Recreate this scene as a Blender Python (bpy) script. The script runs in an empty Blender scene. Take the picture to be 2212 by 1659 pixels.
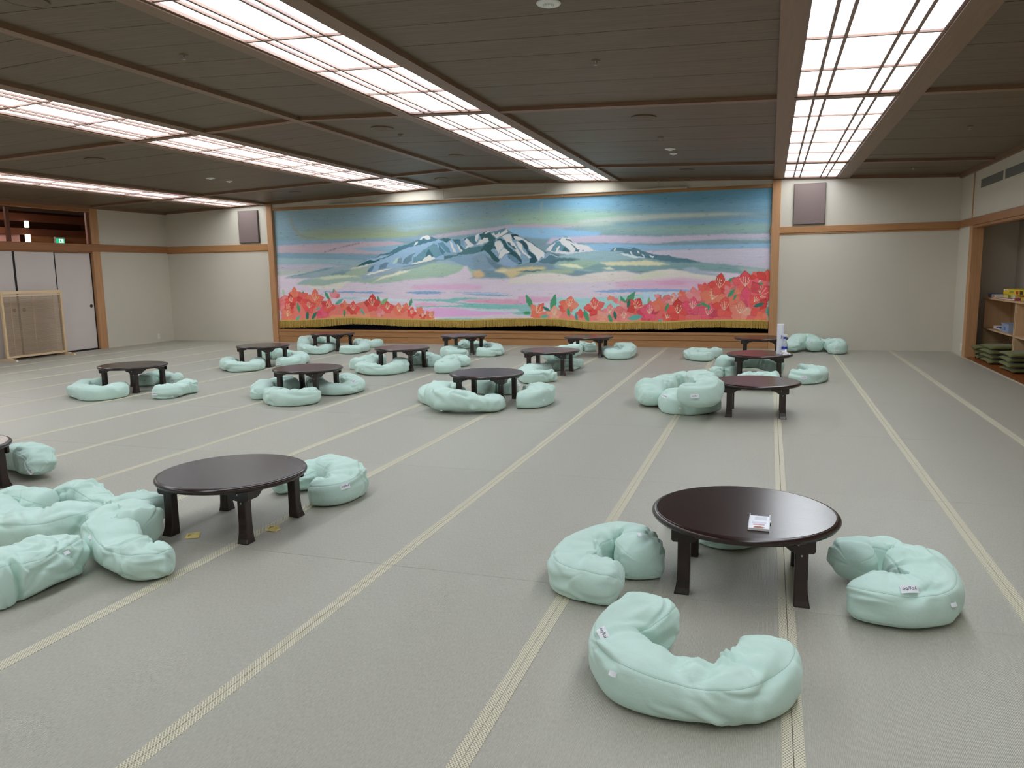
import bpy, bmesh, math, random
import numpy as np
from mathutils import Vector, Matrix
random.seed(7); RNG=np.random.RandomState(7)
sc=bpy.context.scene; COL=sc.collection
PI=math.pi
# ------------------------------------------------------------ camera
CAMZ=1.3784555
yaw,pitch,roll=-0.3197465,0.143400,0.016363978
f_=Vector((math.sin(yaw)*math.cos(pitch),math.cos(yaw)*math.cos(pitch),-math.sin(pitch)))
r_=f_.cross(Vector((0,0,1))).normalized(); d_=f_.cross(r_)
r2=math.cos(roll)*r_+math.sin(roll)*d_; d2=-math.sin(roll)*r_+math.cos(roll)*d_
cam=bpy.data.cameras.new('camera'); cam.sensor_width=36.0; cam.lens=1679.2783/2212*36; cam.clip_start=.05; cam.clip_end=100
co=bpy.data.objects.new('camera',cam); COL.objects.link(co)
co.matrix_world=Matrix(((r2.x,-d2.x,-f_.x,0),(r2.y,-d2.y,-f_.y,0),(r2.z,-d2.z,-f_.z,CAMZ),(0,0,0,1)))
sc.camera=co
sc.cycles.diffuse_bounces=8; sc.cycles.max_bounces=12
# ------------------------------------------------------------ world, exposure
w=bpy.data.worlds.new('world'); sc.world=w; w.use_nodes=True
w.node_tree.nodes['Background'].inputs[0].default_value=(.9,.95,1,1); w.node_tree.nodes['Background'].inputs[1].default_value=.15
vs=sc.view_settings; vs.view_transform='Standard'; vs.look='None'; vs.gamma=1; vs.use_curve_mapping=False; vs.exposure=0.16
PANE_E=5.6          # radiance of the lit ceiling panes
PANE_C=(.90,.965,1.0)
# ------------------------------------------------------------ helpers
def lin(c):
    return tuple(((v/255)/12.92 if v/255<=.04045 else ((v/255+.055)/1.055)**2.4) for v in c)+(1,)
class Nt:
    def __init__(s,name):
        s.m=bpy.data.materials.new(name); s.m.use_nodes=True; s.t=s.m.node_tree; s.n=s.t.nodes; s.b=s.n['Principled BSDF']
    def add(s,k,**kw):
        n=s.n.new(k)
        for a,v in kw.items():
            if a.startswith('i_'): n.inputs[int(a[2:]) if a[2:].isdigit() else a[2:].replace('_',' ')].default_value=v
            else: setattr(n,a,v)
        return n
    def l(s,a,b): s.t.links.new(a,b)
    def math(s,op,a,b=None,c=None):
        n=s.n.new('ShaderNodeMath'); n.operation=op
        for i,v in enumerate((a,b,c)):
            if v is None: continue
            if isinstance(v,(int,float)): n.inputs[i].default_value=v
            else: s.l(v,n.inputs[i])
        return n.outputs[0]
    def mix(s,fac,a,b,bt='MIX'):
        n=s.n.new('ShaderNodeMixRGB'); n.blend_type=bt
        for i,v in enumerate((fac,a,b)):
            if isinstance(v,(int,float)): n.inputs[i].default_value=v
            elif isinstance(v,tuple): n.inputs[i].default_value=v
            else: s.l(v,n.inputs[i])
        return n.outputs[0]
    def coords(s,kind='Object',scale=(1,1,1),rot=(0,0,0)):
        tc=s.n.new('ShaderNodeTexCoord'); mp=s.n.new('ShaderNodeMapping'); mp.inputs['Scale'].default_value=scale; mp.inputs['Rotation'].default_value=rot
        s.l(tc.outputs[kind],mp.inputs[0]); return mp.outputs[0]
    def geo(s,scale=(1,1,1)):
        g=s.n.new('ShaderNodeNewGeometry'); mp=s.n.new('ShaderNodeMapping'); mp.inputs['Scale'].default_value=scale
        s.l(g.outputs['Position'],mp.inputs[0]); return mp.outputs[0]
    def noise(s,vec,scale=5,detail=3,rough=.5):
        n=s.n.new('ShaderNodeTexNoise'); n.inputs['Scale'].default_value=scale; n.inputs['Detail'].default_value=detail; n.inputs['Roughness'].default_value=rough
        s.l(vec,n.inputs['Vector']); return n.outputs['Fac']
    def ramp(s,fac,stops):
        n=s.n.new('ShaderNodeValToRGB'); e=n.color_ramp.elements
        while len(e)<len(stops): e.new(.5)
        for i,(p,c) in enumerate(stops): e[i].position=p; e[i].color=c
        s.l(fac,n.inputs[0]); return n.outputs[0]
    def bump(s,h,strength=.3,dist=.002):
        n=s.n.new('ShaderNodeBump'); n.inputs['Strength'].default_value=strength; n.inputs['Distance'].default_value=dist
        s.l(h,n.inputs['Height']); s.l(n.outputs[0],s.b.inputs['Normal'])
def plain(name,c,rough=.6,metal=0,spec=.5,var=.06,scale=30,emit=None,es=1):
    t=Nt(name); v=t.noise(t.geo(),scale,2)
    c=lin(c); a=tuple(x*(1-var) for x in c[:3])+(1,); b=tuple(min(1,x*(1+var)) for x in c[:3])+(1,)
    t.l(t.ramp(v,[(.3,a),(.7,b)]),t.b.inputs['Base Color'])
    t.b.inputs['Roughness'].default_value=rough; t.b.inputs['Metallic'].default_value=metal; t.b.inputs['Specular IOR Level'].default_value=spec
    if emit: t.b.inputs['Emission Color'].default_value=lin(emit); t.b.inputs['Emission Strength'].default_value=es
    return t.m
def wood(name,c,axis=0,rough=.45,var=.16,spec=.4,scale=1,coat=0):
    t=Nt(name); sc_=[14*scale]*3; sc_[axis]=.8*scale
    v=t.geo(tuple(sc_)); n=t.noise(v,3,5,.6); n2=t.noise(v,14,3,.6)
    c=lin(c); a=tuple(x*(1-var) for x in c[:3])+(1,); b=tuple(min(1,x*(1+var)) for x in c[:3])+(1,)
    col=t.ramp(n,[(.3,a),(.7,b)]); col=t.mix(.25,col,t.ramp(n2,[(.35,a),(.65,b)]))
    info=t.n.new('ShaderNodeObjectInfo')
    col=t.mix(t.math('MULTIPLY',info.outputs['Random'],.12),col,(c[0]*.7,c[1]*.68,c[2]*.66,1))
    t.l(col,t.b.inputs['Base Color']); t.b.inputs['Roughness'].default_value=rough; t.b.inputs['Specular IOR Level'].default_value=spec
    t.b.inputs['Coat Weight'].default_value=coat; t.b.inputs['Coat Roughness'].default_value=.25
    t.bump(n2,.08,.001); return t.m
def mobj(name,verts,faces,mat,parent=None,smooth=False,loc=None):
    me=bpy.data.meshes.new(name); me.from_pydata([tuple(v) for v in verts],[],[tuple(f) for f in faces]); me.update()
    if smooth:
        me.polygons.foreach_set('use_smooth',[True]*len(me.polygons))
        if len(me.polygons)<5000: me.set_sharp_from_angle(angle=.62)
    return link(name,me,mat,parent,loc)
def link(name,me,mat,parent=None,loc=None):
    o=bpy.data.objects.new(name,me); COL.objects.link(o)
    if mat is not None and not me.materials: me.materials.append(mat)
    if parent: o.parent=parent
    if loc is not None: o.location=loc
    return o
def empty(name,loc=(0,0,0),rz=0):
    o=bpy.data.objects.new(name,None); COL.objects.link(o); o.location=loc; o.rotation_euler=(0,0,rz); o.empty_display_size=.05; return o
def tag(o,label=None,cat=None,group=None,kind=None):
    if label: o['label']=label
    if cat: o['category']=cat
    if group: o['group']=group
    if kind: o['kind']=kind
    return o
class MB:
    def __init__(s): s.v=[]; s.f=[]
    def box(s,x0,x1,y0,y1,z0,z1,bev=0):
        if bev:
            # chamfered box: profile in the two short axes
            i=len(s.v); b=bev
            xs=[x0,x0+b,x1-b,x1]; ys=[y0,y0+b,y1-b,y1]; zs=[z0,z0+b,z1-b,z1]
            bm=bmesh.new(); bmesh.ops.create_cube(bm,size=1)
            for v in bm.verts: v.co=Vector(((x0+x1)/2+v.co.x*(x1-x0),(y0+y1)/2+v.co.y*(y1-y0),(z0+z1)/2+v.co.z*(z1-z0)))
            bmesh.ops.bevel(bm,geom=bm.edges[:],offset=b,segments=1,affect='EDGES',profile=.5)
            bm.verts.ensure_lookup_table()
            s.v+= [tuple(v.co) for v in bm.verts]; s.f+=[tuple(i+v.index for v in f.verts) for f in bm.faces]; bm.free(); return s
        i=len(s.v)
        s.v+=[(x0,y0,z0),(x1,y0,z0),(x1,y1,z0),(x0,y1,z0),(x0,y0,z1),(x1,y0,z1),(x1,y1,z1),(x0,y1,z1)]
        s.f+=[(i+a,i+b,i+c,i+d) for a,b,c,d in ((0,3,2,1),(4,5,6,7),(0,1,5,4),(1,2,6,5),(2,3,7,6),(3,0,4,7))]; return s
    def hexa(s,p):
        i=len(s.v); s.v+=list(p); s.f+=[(i+a,i+b,i+c,i+d) for a,b,c,d in ((0,3,2,1),(4,5,6,7),(0,1,5,4),(1,2,6,5),(2,3,7,6),(3,0,4,7))]; return s
    def prism(s,pts,axis,a0,a1):
        # pts: 2D polygon, extruded along axis
        i=len(s.v); n=len(pts)
        for a in (a0,a1):
            for u,v in pts: s.v.append({'x':(a,u,v),'y':(u,a,v),'z':(u,v,a)}[axis])
        s.f.append(tuple(i+k for k in range(n))[::-1]); s.f.append(tuple(i+n+k for k in range(n)))
        for k in range(n): s.f.append((i+k,i+(k+1)%n,i+n+(k+1)%n,i+n+k))
        return s
    def lathe(s,prof,cx=0,cy=0,n=48,cap=True):
        i=len(s.v); m=len(prof)
        for k in range(n):
            a=2*PI*k/n
            for r,z in prof: s.v.append((cx+r*math.cos(a),cy+r*math.sin(a),z))
        for k in range(n):
            for j in range(m-1): s.f.append((i+k*m+j,i+((k+1)%n)*m+j,i+((k+1)%n)*m+j+1,i+k*m+j+1))
        if cap:
            s.f.append(tuple(i+k*m for k in range(n))[::-1]); s.f.append(tuple(i+k*m+m-1 for k in range(n)))
        return s
    def tube(s,a,b,r,n=10,r2=None):
        a=Vector(a); b=Vector(b); t=(b-a).normalized(); u=t.orthogonal().normalized(); v=t.cross(u); i=len(s.v); r2=r if r2 is None else r2
        for p,q in ((a,r),(b,r2)):
            for k in range(n):
                g=2*PI*k/n; s.v.append(tuple(p+q*(math.cos(g)*u+math.sin(g)*v)))
        s.f.append(tuple(range(i,i+n))[::-1]); s.f.append(tuple(range(i+n,i+2*n)))
        for k in range(n): s.f.append((i+k,i+(k+1)%n,i+n+(k+1)%n,i+n+k))
        return s
    def build(s,name,mat,parent=None,smooth=False,loc=None): return mobj(name,s.v,s.f,mat,parent,smooth,loc)
def struct(name,o): o['kind']='structure'; return o
# ------------------------------------------------------------ materials
def tatami_mat():
    t=Nt('woven tatami'); v=t.geo()
    sx=t.n.new('ShaderNodeSeparateXYZ'); t.l(v,sx.inputs[0])
    rib=t.math('SINE',t.math('MULTIPLY',sx.outputs[0],2*PI/.0048))
    nz=t.noise(t.geo((220,50,1)),1,2,.6); big=t.noise(t.geo((1,1,1)),1.3,3); fine=t.noise(t.geo((260,90,1)),1,2,.7)
    info=t.n.new('ShaderNodeObjectInfo')
    c=t.ramp(nz,[(.25,lin((158,154,142))),(.75,lin((197,194,181)))])
    c=t.mix(t.math('MULTIPLY',t.math('ADD',rib,1.0),.13),c,lin((100,94,82)))
    c=t.mix(t.math('MULTIPLY',big,.5),c,lin((172,168,155)))
    c=t.mix(t.math('MULTIPLY',info.outputs['Random'],.22),c,lin((154,150,138)))
    st=t.noise(t.geo((1.2,.8,1)),2.2,4,.65); c=t.mix(t.math('MULTIPLY',t.ramp(st,[(.56,(0,0,0,1)),(.75,(1,1,1,1))]),.12),c,lin((172,178,135)))
    t.l(c,t.b.inputs['Base Color']); t.b.inputs['Roughness'].default_value=.42; t.b.inputs['Specular IOR Level'].default_value=.65
    t.bump(t.math('ADD',t.math('MULTIPLY',rib,.5),fine),.5,.0012); return t.m
def border_mat():
    t=Nt('woven border cloth'); sx=t.n.new('ShaderNodeSeparateXYZ'); t.l(t.geo(),sx.inputs[0])
    x=t.math('MULTIPLY',sx.outputs[0],1/.0102); y=t.math('MULTIPLY',sx.outputs[1],1/.0138)
    u=t.math('FRACT',t.math('ADD',x,y)); w=t.math('FRACT',t.math('SUBTRACT',x,y))
    du=t.math('ABSOLUTE',t.math('SUBTRACT',u,.5)); dw=t.math('ABSOLUTE',t.math('SUBTRACT',w,.5))
    d=t.math('LESS_THAN',t.math('MAXIMUM',du,dw),.33)
    dot=t.math('GREATER_THAN',t.math('MINIMUM',du,dw),.42)
    nz=t.noise(t.geo((1,1,1)),60,2)
    c=t.mix(t.math('MULTIPLY',d,.85),lin((222,216,194)),lin((128,119,100)))
    c=t.mix(t.math('MULTIPLY',dot,.8),c,lin((236,228,186)))
    c=t.mix(t.math('MULTIPLY',nz,.2),c,lin((196,190,166)))
    t.l(c,t.b.inputs['Base Color']); t.b.inputs['Roughness'].default_value=.6; t.bump(d,.25,.0006); return t.m
def fabric_mat(name,c,c2,scale=900):
    t=Nt(name); n=t.noise(t.coords('Object'),scale,2,.6); b=t.noise(t.coords('Object'),9,3,.5)
    col=t.ramp(b,[(.3,lin(c)),(.7,lin(c2))]); col=t.mix(t.math('MULTIPLY',n,.16),col,lin(tuple(v*.8 for v in c)))
    t.l(col,t.b.inputs['Base Color']); t.b.inputs['Roughness'].default_value=.85; t.b.inputs['Specular IOR Level'].default_value=.2
    t.b.inputs['Sheen Weight'].default_value=.25; t.b.inputs['Sheen Roughness'].default_value=.5
    wv=t.noise(t.coords('Object'),28,4,.6)
    t.bump(t.math('ADD',t.math('MULTIPLY',n,.15),wv),.35,.006); return t.m
def wall_mat(name,c):
    t=Nt(name); n=t.noise(t.geo((1,1,3)),180,3,.7); b=t.noise(t.geo(),.8,3)
    c=lin(c); a=tuple(x*.94 for x in c[:3])+(1,)
    t.l(t.mix(t.math('MULTIPLY',n,.5),t.ramp(b,[(.3,c),(.7,a)]),tuple(x*.86 for x in c[:3])+(1,)),t.b.inputs['Base Color'])
    t.b.inputs['Roughness'].default_value=.9; t.b.inputs['Specular IOR Level'].default_value=.15; t.bump(n,.2,.0015); return t.m
def lacquer():
    t=Nt('dark lacquered wood'); v=t.coords('Object',(5,60,8)); n=t.noise(v,2.0,3,.6)
    t.l(t.ramp(n,[(.3,lin((33,17,15))),(.75,lin((48,26,22)))]),t.b.inputs['Base Color'])
    t.b.inputs['Roughness'].default_value=.27; t.b.inputs['Specular IOR Level'].default_value=.62
    rr=t.ramp(n,[(.3,(.22,.22,.22,1)),(.75,(.27,.27,.27,1))]); t.l(rr,t.b.inputs['Roughness']); t.bump(n,.02,.0003); return t.m
def plank_mat():
    t=Nt('dark ceiling cedar'); v=t.geo((1.2,30,1)); n=t.noise(v,2,6,.62); n2=t.noise(t.geo((3,140,1)),1,3,.6)
    info=t.n.new('ShaderNodeObjectInfo')
    c=t.ramp(n,[(.3,lin((94,77,60))),(.52,lin((115,97,76))),(.75,lin((130,110,86)))])
    c=t.mix(t.math('MULTIPLY',n2,.35),c,lin((84,70,58)))
    c=t.mix(t.math('MULTIPLY',info.outputs['Random'],.25),c,lin((96,86,70)))
    t.l(c,t.b.inputs['Base Color']); t.b.inputs['Roughness'].default_value=.5; t.b.inputs['Specular IOR Level'].default_value=.35; t.bump(n2,.1,.001); return t.m
M=dict(tatami=tatami_mat(),border=border_mat(),mint=fabric_mat('mint jersey',(198,227,216),(207,233,224)),
 olive=fabric_mat('olive cotton',(100,102,46),(112,114,54)),
 wall=wall_mat('woven beige wall cloth',(214,206,191)),wall2=wall_mat('grey alcove wall',(208,200,187)),
 plank=plank_mat(),beam=wood('brown ceiling timber',(132,104,82),1),beamx=wood('brown ceiling crossbeam',(132,100,78),0),
 cedx=wood('orange brown timber along x',(178,129,84),0),cedy=wood('orange brown timber along y',(160,110,72),1),cedz=wood('orange brown post timber',(190,142,100),2),
 lat=wood('pale lattice timber',(136,108,96),1,var=.08),dark=wood('dark red brown timber',(112,66,46),1),
 lacq=lacquer(),white=plain('white plastic',(232,232,230),.4),label=plain('white cloth tag',(236,238,244),.7,var=.02),ink=plain('navy ink',(38,40,62),.6),cyan=plain('cyan ink',(110,190,215),.6),
 black=plain('black lacquer edge',(14,14,20),.35),taupe=plain('taupe speaker cloth',(122,106,102),.95,scale=400,var=.12),
 taupe2=plain('dark taupe edge',(84,72,70),.8),fusuma=wall_mat('pale fusuma paper',(220,209,203)),steel=plain('brushed steel',(190,190,188),.3,1),
 pale=wood('pale pine',(226,196,158),1,var=.07),palez=wood('pale pine upright',(222,192,152),2,var=.08),bamboo=wood('split bamboo',(178,154,128),1,var=.2),
 navy=plain('navy cloth',(36,42,78),.9),void=plain('black stage cloth',(8,8,10),.95),gold=plain('gold fringe yarn',(216,186,104),.6,scale=90,var=.28),
 birch=wood('birch shelf board',(206,172,134),2,var=.1),orange=wood('glossy orange floor board',(150,84,44),1,rough=.25,spec=.6),
 yellow=plain('yellow card',(240,218,140),.7,var=.03),rail=plain('cream painted rail',(196,188,170),.4),vent=plain('grey vent slats',(120,118,112),.6),
 brass=plain('dull bronze pull',(70,62,60),.4,.6))
# ------------------------------------------------------------ room shell
XL,XR,YB,YF=-12.496,2.804,13.99,-1.7
XC=-4.846
def cz(x): return 3.01-.0362*abs(x-XC)
# floor: slab > tatami mats > two cloth borders each
fl=struct('floor',MB().box(XL,XR+.0,YF,YB,-.09,-.032).build('floor',plain('sub floor',(60,56,50),.9)))
mm=MB().box(-.4495,.4495,-.8988,.8988,-.03,0,.001); me_mat=bpy.data.meshes.new('tatami_mat'); me_mat.from_pydata(mm.v,[],mm.f); me_mat.materials.append(M['tatami'])
mb=MB().box(-.0155,.0155,-.8985,.8985,-.002,.0014,.0006); me_bor=bpy.data.meshes.new('cloth_border'); me_bor.from_pydata(mb.v,[],mb.f); me_bor.materials.append(M['border'])
for i in range(17):
    for j in range(8):
        x=XL+.45+i*.9; y=YB-.9-j*1.8
        o=link('tatami_mat',me_mat,None,fl,(x,y,0))
        for s in (-1,1): link('cloth_border',me_bor,None,o,(s*.4336,0,0))
MB().box(XL,XR,YF,YB-14.4,-.032,0).build('mat_field',M['tatami'],fl)
# ceiling: boarding slab > planks, beams
cm=MB()
for a,b in ((XL-.2,XC),(XC,XR+.2)):
    z0,z1=cz(a)+.075,cz(b)+.075
    cm.hexa([(a,YF-.1,z0),(b,YF-.1,z1),(b,YB+.1,z1),(a,YB+.1,z0),(a,YF-.1,z0+.05),(b,YF-.1,z1+.05),(b,YB+.1,z1+.05),(a,YB+.1,z0+.05)])
ceil=struct('ceiling',cm.build('ceiling',plain('ceiling backing',(48,38,30),.9)))
CROSS=[2.98,7.51,12.04]
XB=[(1.17,XR),(-2.56,.013),(-4.80,-3.63),(-6.02,-4.893),(-9.86,-7.11),(XL,-10.90)]
YS=[(YF,2.93,0),(3.03,7.46,10),(7.56,11.99,10),(12.09,YB,4)]
def slab(a,b,ya,yb,dz0,dz1):
    return [(a,ya,cz(a)+dz0),(b,ya,cz(b)+dz0),(b,yb,cz(b)+dz0),(a,yb,cz(a)+dz0),(a,ya,cz(a)+dz1),(b,ya,cz(b)+dz1),(b,yb,cz(b)+dz1),(a,yb,cz(a)+dz1)]
for a,b in XB:
    for ya,yb,n in YS:
        if n==0:
            MB().hexa(slab(a,b,ya,yb,.035,.075)).build('ceiling_plank',M['plank'],ceil); continue
        w_=(yb-ya)/n
        m_=MB().hexa(slab(a,b,-w_/2+.0032,w_/2-.0032,.035,.055)); me=bpy.data.meshes.new('ceiling_plank'); me.from_pydata(m_.v,[],m_.f); me.materials.append(M['plank'])
        for k in range(n):
            link('ceiling_plank',me,None,ceil,(0,ya+w_*(k+.5),RNG.uniform(-.0012,.0012)))
for a,b in ((-4.893,-4.80),(.013,.157),(.99,1.17),(-3.63,-3.50),(-2.70,-2.56),(-7.11,-6.985),(-6.165,-6.02),(-10.90,-10.75),(-9.97,-9.86)):
    MB().hexa(slab(a,b,YF,YB,-.004,.075)).build('ceiling_beam',M['beam'],ceil)
for y in CROSS+[-1.6]:
    for a,b in ((XL,-10.9),(-10.75,-9.97),(-9.86,-7.11),(-6.985,-6.165),(-6.02,-4.893),(-4.80,-3.63),(-3.50,-2.70),(-2.56,.013),(.157,.99),(1.17,XR)):
        MB().hexa(slab(a,b,y-.05,y+.05,0,.075)).build('ceiling_crossbeam',M['beamx'],ceil)
for a,b in ((XL,XC),(XC,XR)):
    MB().hexa(slab(a,b,YB-.03,YB,-.012,.075)).build('cornice_strip',M['beamx'],ceil)
MB().hexa(slab(XR-.04,XR,YF,YB,-.03,.075)).build('cornice_strip',M['beam'],ceil)
MB().hexa(slab(XL,XL+.05,YF,YB,-.02,.075)).build('cornice_strip',M['beam'],ceil)
# ------------------------------------------------------------ ceiling lights
tp=Nt('lit diffuser pane'); tp.b.inputs['Base Color'].default_value=(.9,.92,.95,1)
n1=tp.noise(tp.geo((1,1,1)),2.6,2)
tp.l(tp.ramp(n1,[(.30,(PANE_C[0]*.80,PANE_C[1]*.81,PANE_C[2]*.95,1)),(.48,PANE_C+(1,))]),tp.b.inputs['Emission Color'])
tp.b.inputs['Emission Strength'].default_value=PANE_E; tp.b.inputs['Roughness'].default_value=.6
PANE=tp.m; PANE.cycles.emission_sampling='FRONT_BACK'
FX=[0,.18,.30,.70,.82,1]
strips=[(.157,.99,'right hand'),(-3.50,-2.70,'second from right'),(-6.985,-6.165,'third from right'),(-10.75,-9.97,'leftmost')]
bays=[(12.10,13.92,2,'last bay against the stage wall'),(7.57,11.98,5,'middle bay'),(3.04,7.45,5,'bay nearest the camera that shows'),(-1.49,2.92,5,'bay above the camera')]
for sx0,sx1,sl in strips:
    for y0,y1,n,bl in bays:
        xm,ym=(sx0+sx1)/2,(y0+y1)/2; z=cz(xm)
        t=empty('ceiling_light',(xm,ym,z))
        tag(t,'lattice ceiling light of the %s strip, %s'%(sl,bl),'ceiling light','lattice ceiling lights')
        def sl_(a,b,ya,yb,d0,d1): return [(p[0]-xm,p[1]-ym,p[2]-z) for p in slab(a,b,ya,yb,d0,d1)]
        W=sx1-sx0; fw=.022
        fr=MB()
        fr.hexa(sl_(sx0,sx0+fw,y0,y1,.008,.055)); fr.hexa(sl_(sx1-fw,sx1,y0,y1,.008,.055)); fr.hexa(sl_(sx0+fw,sx1-fw,y0,y0+fw,.008,.055)); fr.hexa(sl_(sx0+fw,sx1-fw,y1-fw,y1,.008,.055))
        fr.build('light_frame',M['lat'],t)
        ix0,ix1,iy0,iy1=sx0+fw,sx1-fw,y0+fw,y1-fw; IW=ix1-ix0; h=(iy1-iy0)/n; mw=.0115
        for f in FX[1:-1]:
            x=ix0+f*IW; MB().hexa(sl_(x-mw,x+mw,iy0,iy1,.012,.030)).build('lattice_bar',M['lat'],t)
        for k in range(1,n):
            y=iy0+k*h; MB().hexa(sl_(ix0,ix1,y-mw*1.15,y+mw*1.15,.014,.029)).build('lattice_bar',M['lat'],t)
        for a,b in zip(FX[:-1],FX[1:]):
            xa,xb=ix0+a*IW,ix0+b*IW
            m_=MB().hexa(sl_(xa,xb,ym-h/2,ym+h/2,.029,.034)); me=bpy.data.meshes.new('pane'); me.from_pydata(m_.v,[],m_.f); me.materials.append(PANE)
            for k in range(n): link('pane',me,None,t,(0,iy0+(k+.5)*h-ym,0))
# ------------------------------------------------------------ walls
def wallpoly(name,x0,x1,z0,mat,y0=YB,y1=YB+.1):
    pts=[(x0,z0),(x1,z0),(x1,cz(x1)+.05)]+([(XC,cz(XC)+.05)] if x0<XC<x1 else [])+[(x0,cz(x0)+.05)]
    return MB().prism(pts,'y',y0,y1),name,mat
SX0,SX1=-9.90,.135           # outer edges of the stage frame
m1=wallpoly('wall_back',XL-.1,SX0+.05,-.09,None)[0]
for a,b,c in ((SX1-.05,XR+.1,-.09),(SX0+.05,SX1-.05,2.73)):
    k=wallpoly('',a,b,c,None)[0]; i=len(m1.v); m1.v+=k.v; m1.f+=[tuple(i+q for q in f) for f in k.f]
struct('',m1.build('wall_back',M['wall']))
struct('',MB().box(XL-.1,XR+.1,YF-.1,YF,-.09,3.1).build('wall_front',M['wall']))
wl=MB().box(XL-.1,XL,12.17,YB,-.09,2.80).box(XL-.1,XL,YF,8.62,-.09,2.80).box(XL-.1,XL,8.62,12.17,2.735,2.80)
struct('',wl.build('wall_left',M['wall']))
wr=MB().box(XR,XR+.1,13.24,YB,-.09,2.80).box(XR,XR+.1,YF,13.24,1.99,2.80).box(XR,XR+.1,YF,5.5,-.09,1.99)
struct('',wr.build('wall_right',M['wall']))
def trim(n,mat,*boxes,bev=.004):
    m=MB()
    for b in boxes: m.box(*b,bev)
    return struct('',m.build('trim_%d'%n,mat))
# stage frame
trim(1,M['cedz'],(SX0,-9.768,YB-.035,YB+.20,-.0,2.84)); trim(2,M['cedz'],(0.0,SX1,YB-.035,YB+.20,0,2.815))
trim(3,M['cedx'],(-9.768,0.0,YB-.010,YB+.06,2.700,2.752))
sill=trim(4,M['cedx'],(-9.768,0.0,YB-.032,YB+.10,.222,.262))
MB().box(-9.768,0,YB-.018,YB+.05,.125,.222,.003).build('sill_board',M['cedx'],sill)
MB().box(-9.768,0,YB-.008,YB+.05,0,.119,.003).build('sill_board',M['cedx'],sill)
# picture rails (back left, back right, left, right)
trim(5,M['cedx'],(XL,SX0+.14-.0,YB-.028,YB,1.900,2.032)); trim(6,M['cedx'],(-.02,XR,YB-.028,YB,1.942,2.044))
trim(7,M['cedx'],(.135,XR,YB-.014,YB,1.915,1.942)); trim(8,M['cedx'],(XL,SX0,YB-.014,YB,1.880,1.900))
trim(9,M['cedy'],(XL,XL+.028,8.5,YB-.028,1.900,2.036))
trim(10,M['cedy'],(XR-.028,XR+.0,5.4,YB-.028,1.942,2.046),(XR-.012,XR+.1,5.4,13.08,1.905,1.942))
trim(11,M['cedz'],(XL-.1,XL+.012,11.99,12.17,0,2.735))
trim(12,M['cedy'],(XL-.1,XL+.014,8.5,11.99,2.645,2.735)); trim(13,M['cedz'],(XR-.014,XR+.135,13.08,13.25,0,1.942))
trim(14,M['cedz'],(XR-.012,XR,13.185,13.215,2.046,2.71)); trim(15,M['cedy'],(XL-.06,XL-.005,8.62,11.99,1.875,1.905))
tm=trim(16,M['dark'],(XL-.07,XL-.02,10.25,10.32,2.036,2.645),(XL-.07,XL-.02,11.93,11.99,2.036,2.645))
# sliding doors
for k in range(4):
    y1=11.985-k*.835+(.0 if k==0 else .0); y0=y1-.835; xx=XL-.035-(.035 if k in (0,3) else 0)
    d=MB().box(xx-.012,xx+.010,y0+.012,y1-.012,.03,1.872).build('door_%d'%(k+1),M['fusuma']); d['kind']='structure'
    e=.02; MB().box(xx-.016,xx+.016,y0,y0+e,.014,1.886,.002).box(xx-.016,xx+.016,y1-e,y1,.014,1.886,.002).box(xx-.016,xx+.016,y0+e,y1-e,.014,.03,.002).box(xx-.016,xx+.016,y0+e,y1-e,1.870,1.886,.002).build('door_frame',M['black'],d)
    yh={0:y1-.085,1:y0+.085+.02,2:y1-.085,3:y0+.085}[k]
    pm=MB(); 
    prof=[(.012,.0112),(.020,.0112),(.026,.014),(.030,.0175),(.033,.014),(.034,.010)]
    for r,zz in (0,0),: pass
    i=len(pm.v); n=20
    for a in range(n):
        g=2*PI*a/n
        for r,q in prof: pm.v.append((xx+q,yh+r*math.cos(g),.852+r*math.sin(g)))
    for a in range(n):
        for j in range(len(prof)-1): pm.f.append((i+a*6+j,i+((a+1)%n)*6+j,i+((a+1)%n)*6+j+1,i+a*6+j+1))
    pm.f.append(tuple(i+a*6 for a in range(n)))
    pm.build('door_pull',M['brass'],d,True)
trim(17,M['black'],(XL-.09,XL-.0,8.62,11.985,-.02,.013),bev=.002)
# room beyond the transom
struct('',MB().box(-15.6,-15.5,7,16,0,3.1).build('wall_beyond',wood('dark panelled wall',(96,58,44),1)))
struct('',MB().box(-15.5,XL-.1,14.6,14.7,0,3.1).build('wall_beyond_side',wood('dark panelled side wall',(104,64,46),0)))
struct('',MB().box(-15.6,XL-.1,7,16,-.05,0).build('floor_beyond',M['tatami']))
struct('',MB().box(-15.6,XL-.1,7,16,2.86,2.92).build('ceiling_beyond',plain('grey brown ceiling beyond',(150,130,120),.5)))
trim(18,M['dark'],(-14.62,-14.5,7,14.6,2.56,2.72),(-14.62,-14.5,7,14.6,2.29,2.42)); trim(19,M['cedy'],(-14.62,-14.5,7,14.6,1.95,2.125),(-14.6,-14.55,12.4,14.6,2.1,2.3))
struct('',MB().box(-14.58,-14.55,7.0,12.18,2.1,2.29).build('wall_beyond_panel',plain('pinkish panel',(176,130,120),.6)))
bl=bpy.data.lights.new('hall fill light','AREA'); bl.energy=70; bl.size=1.2; bl.color=(1,.93,.85); bo=bpy.data.objects.new('hall_fill_light',bl); COL.objects.link(bo); bo.location=(-13.6,10.5,2.84)  # added fill light, itself unseen, to brighten the room beyond the transom
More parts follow.
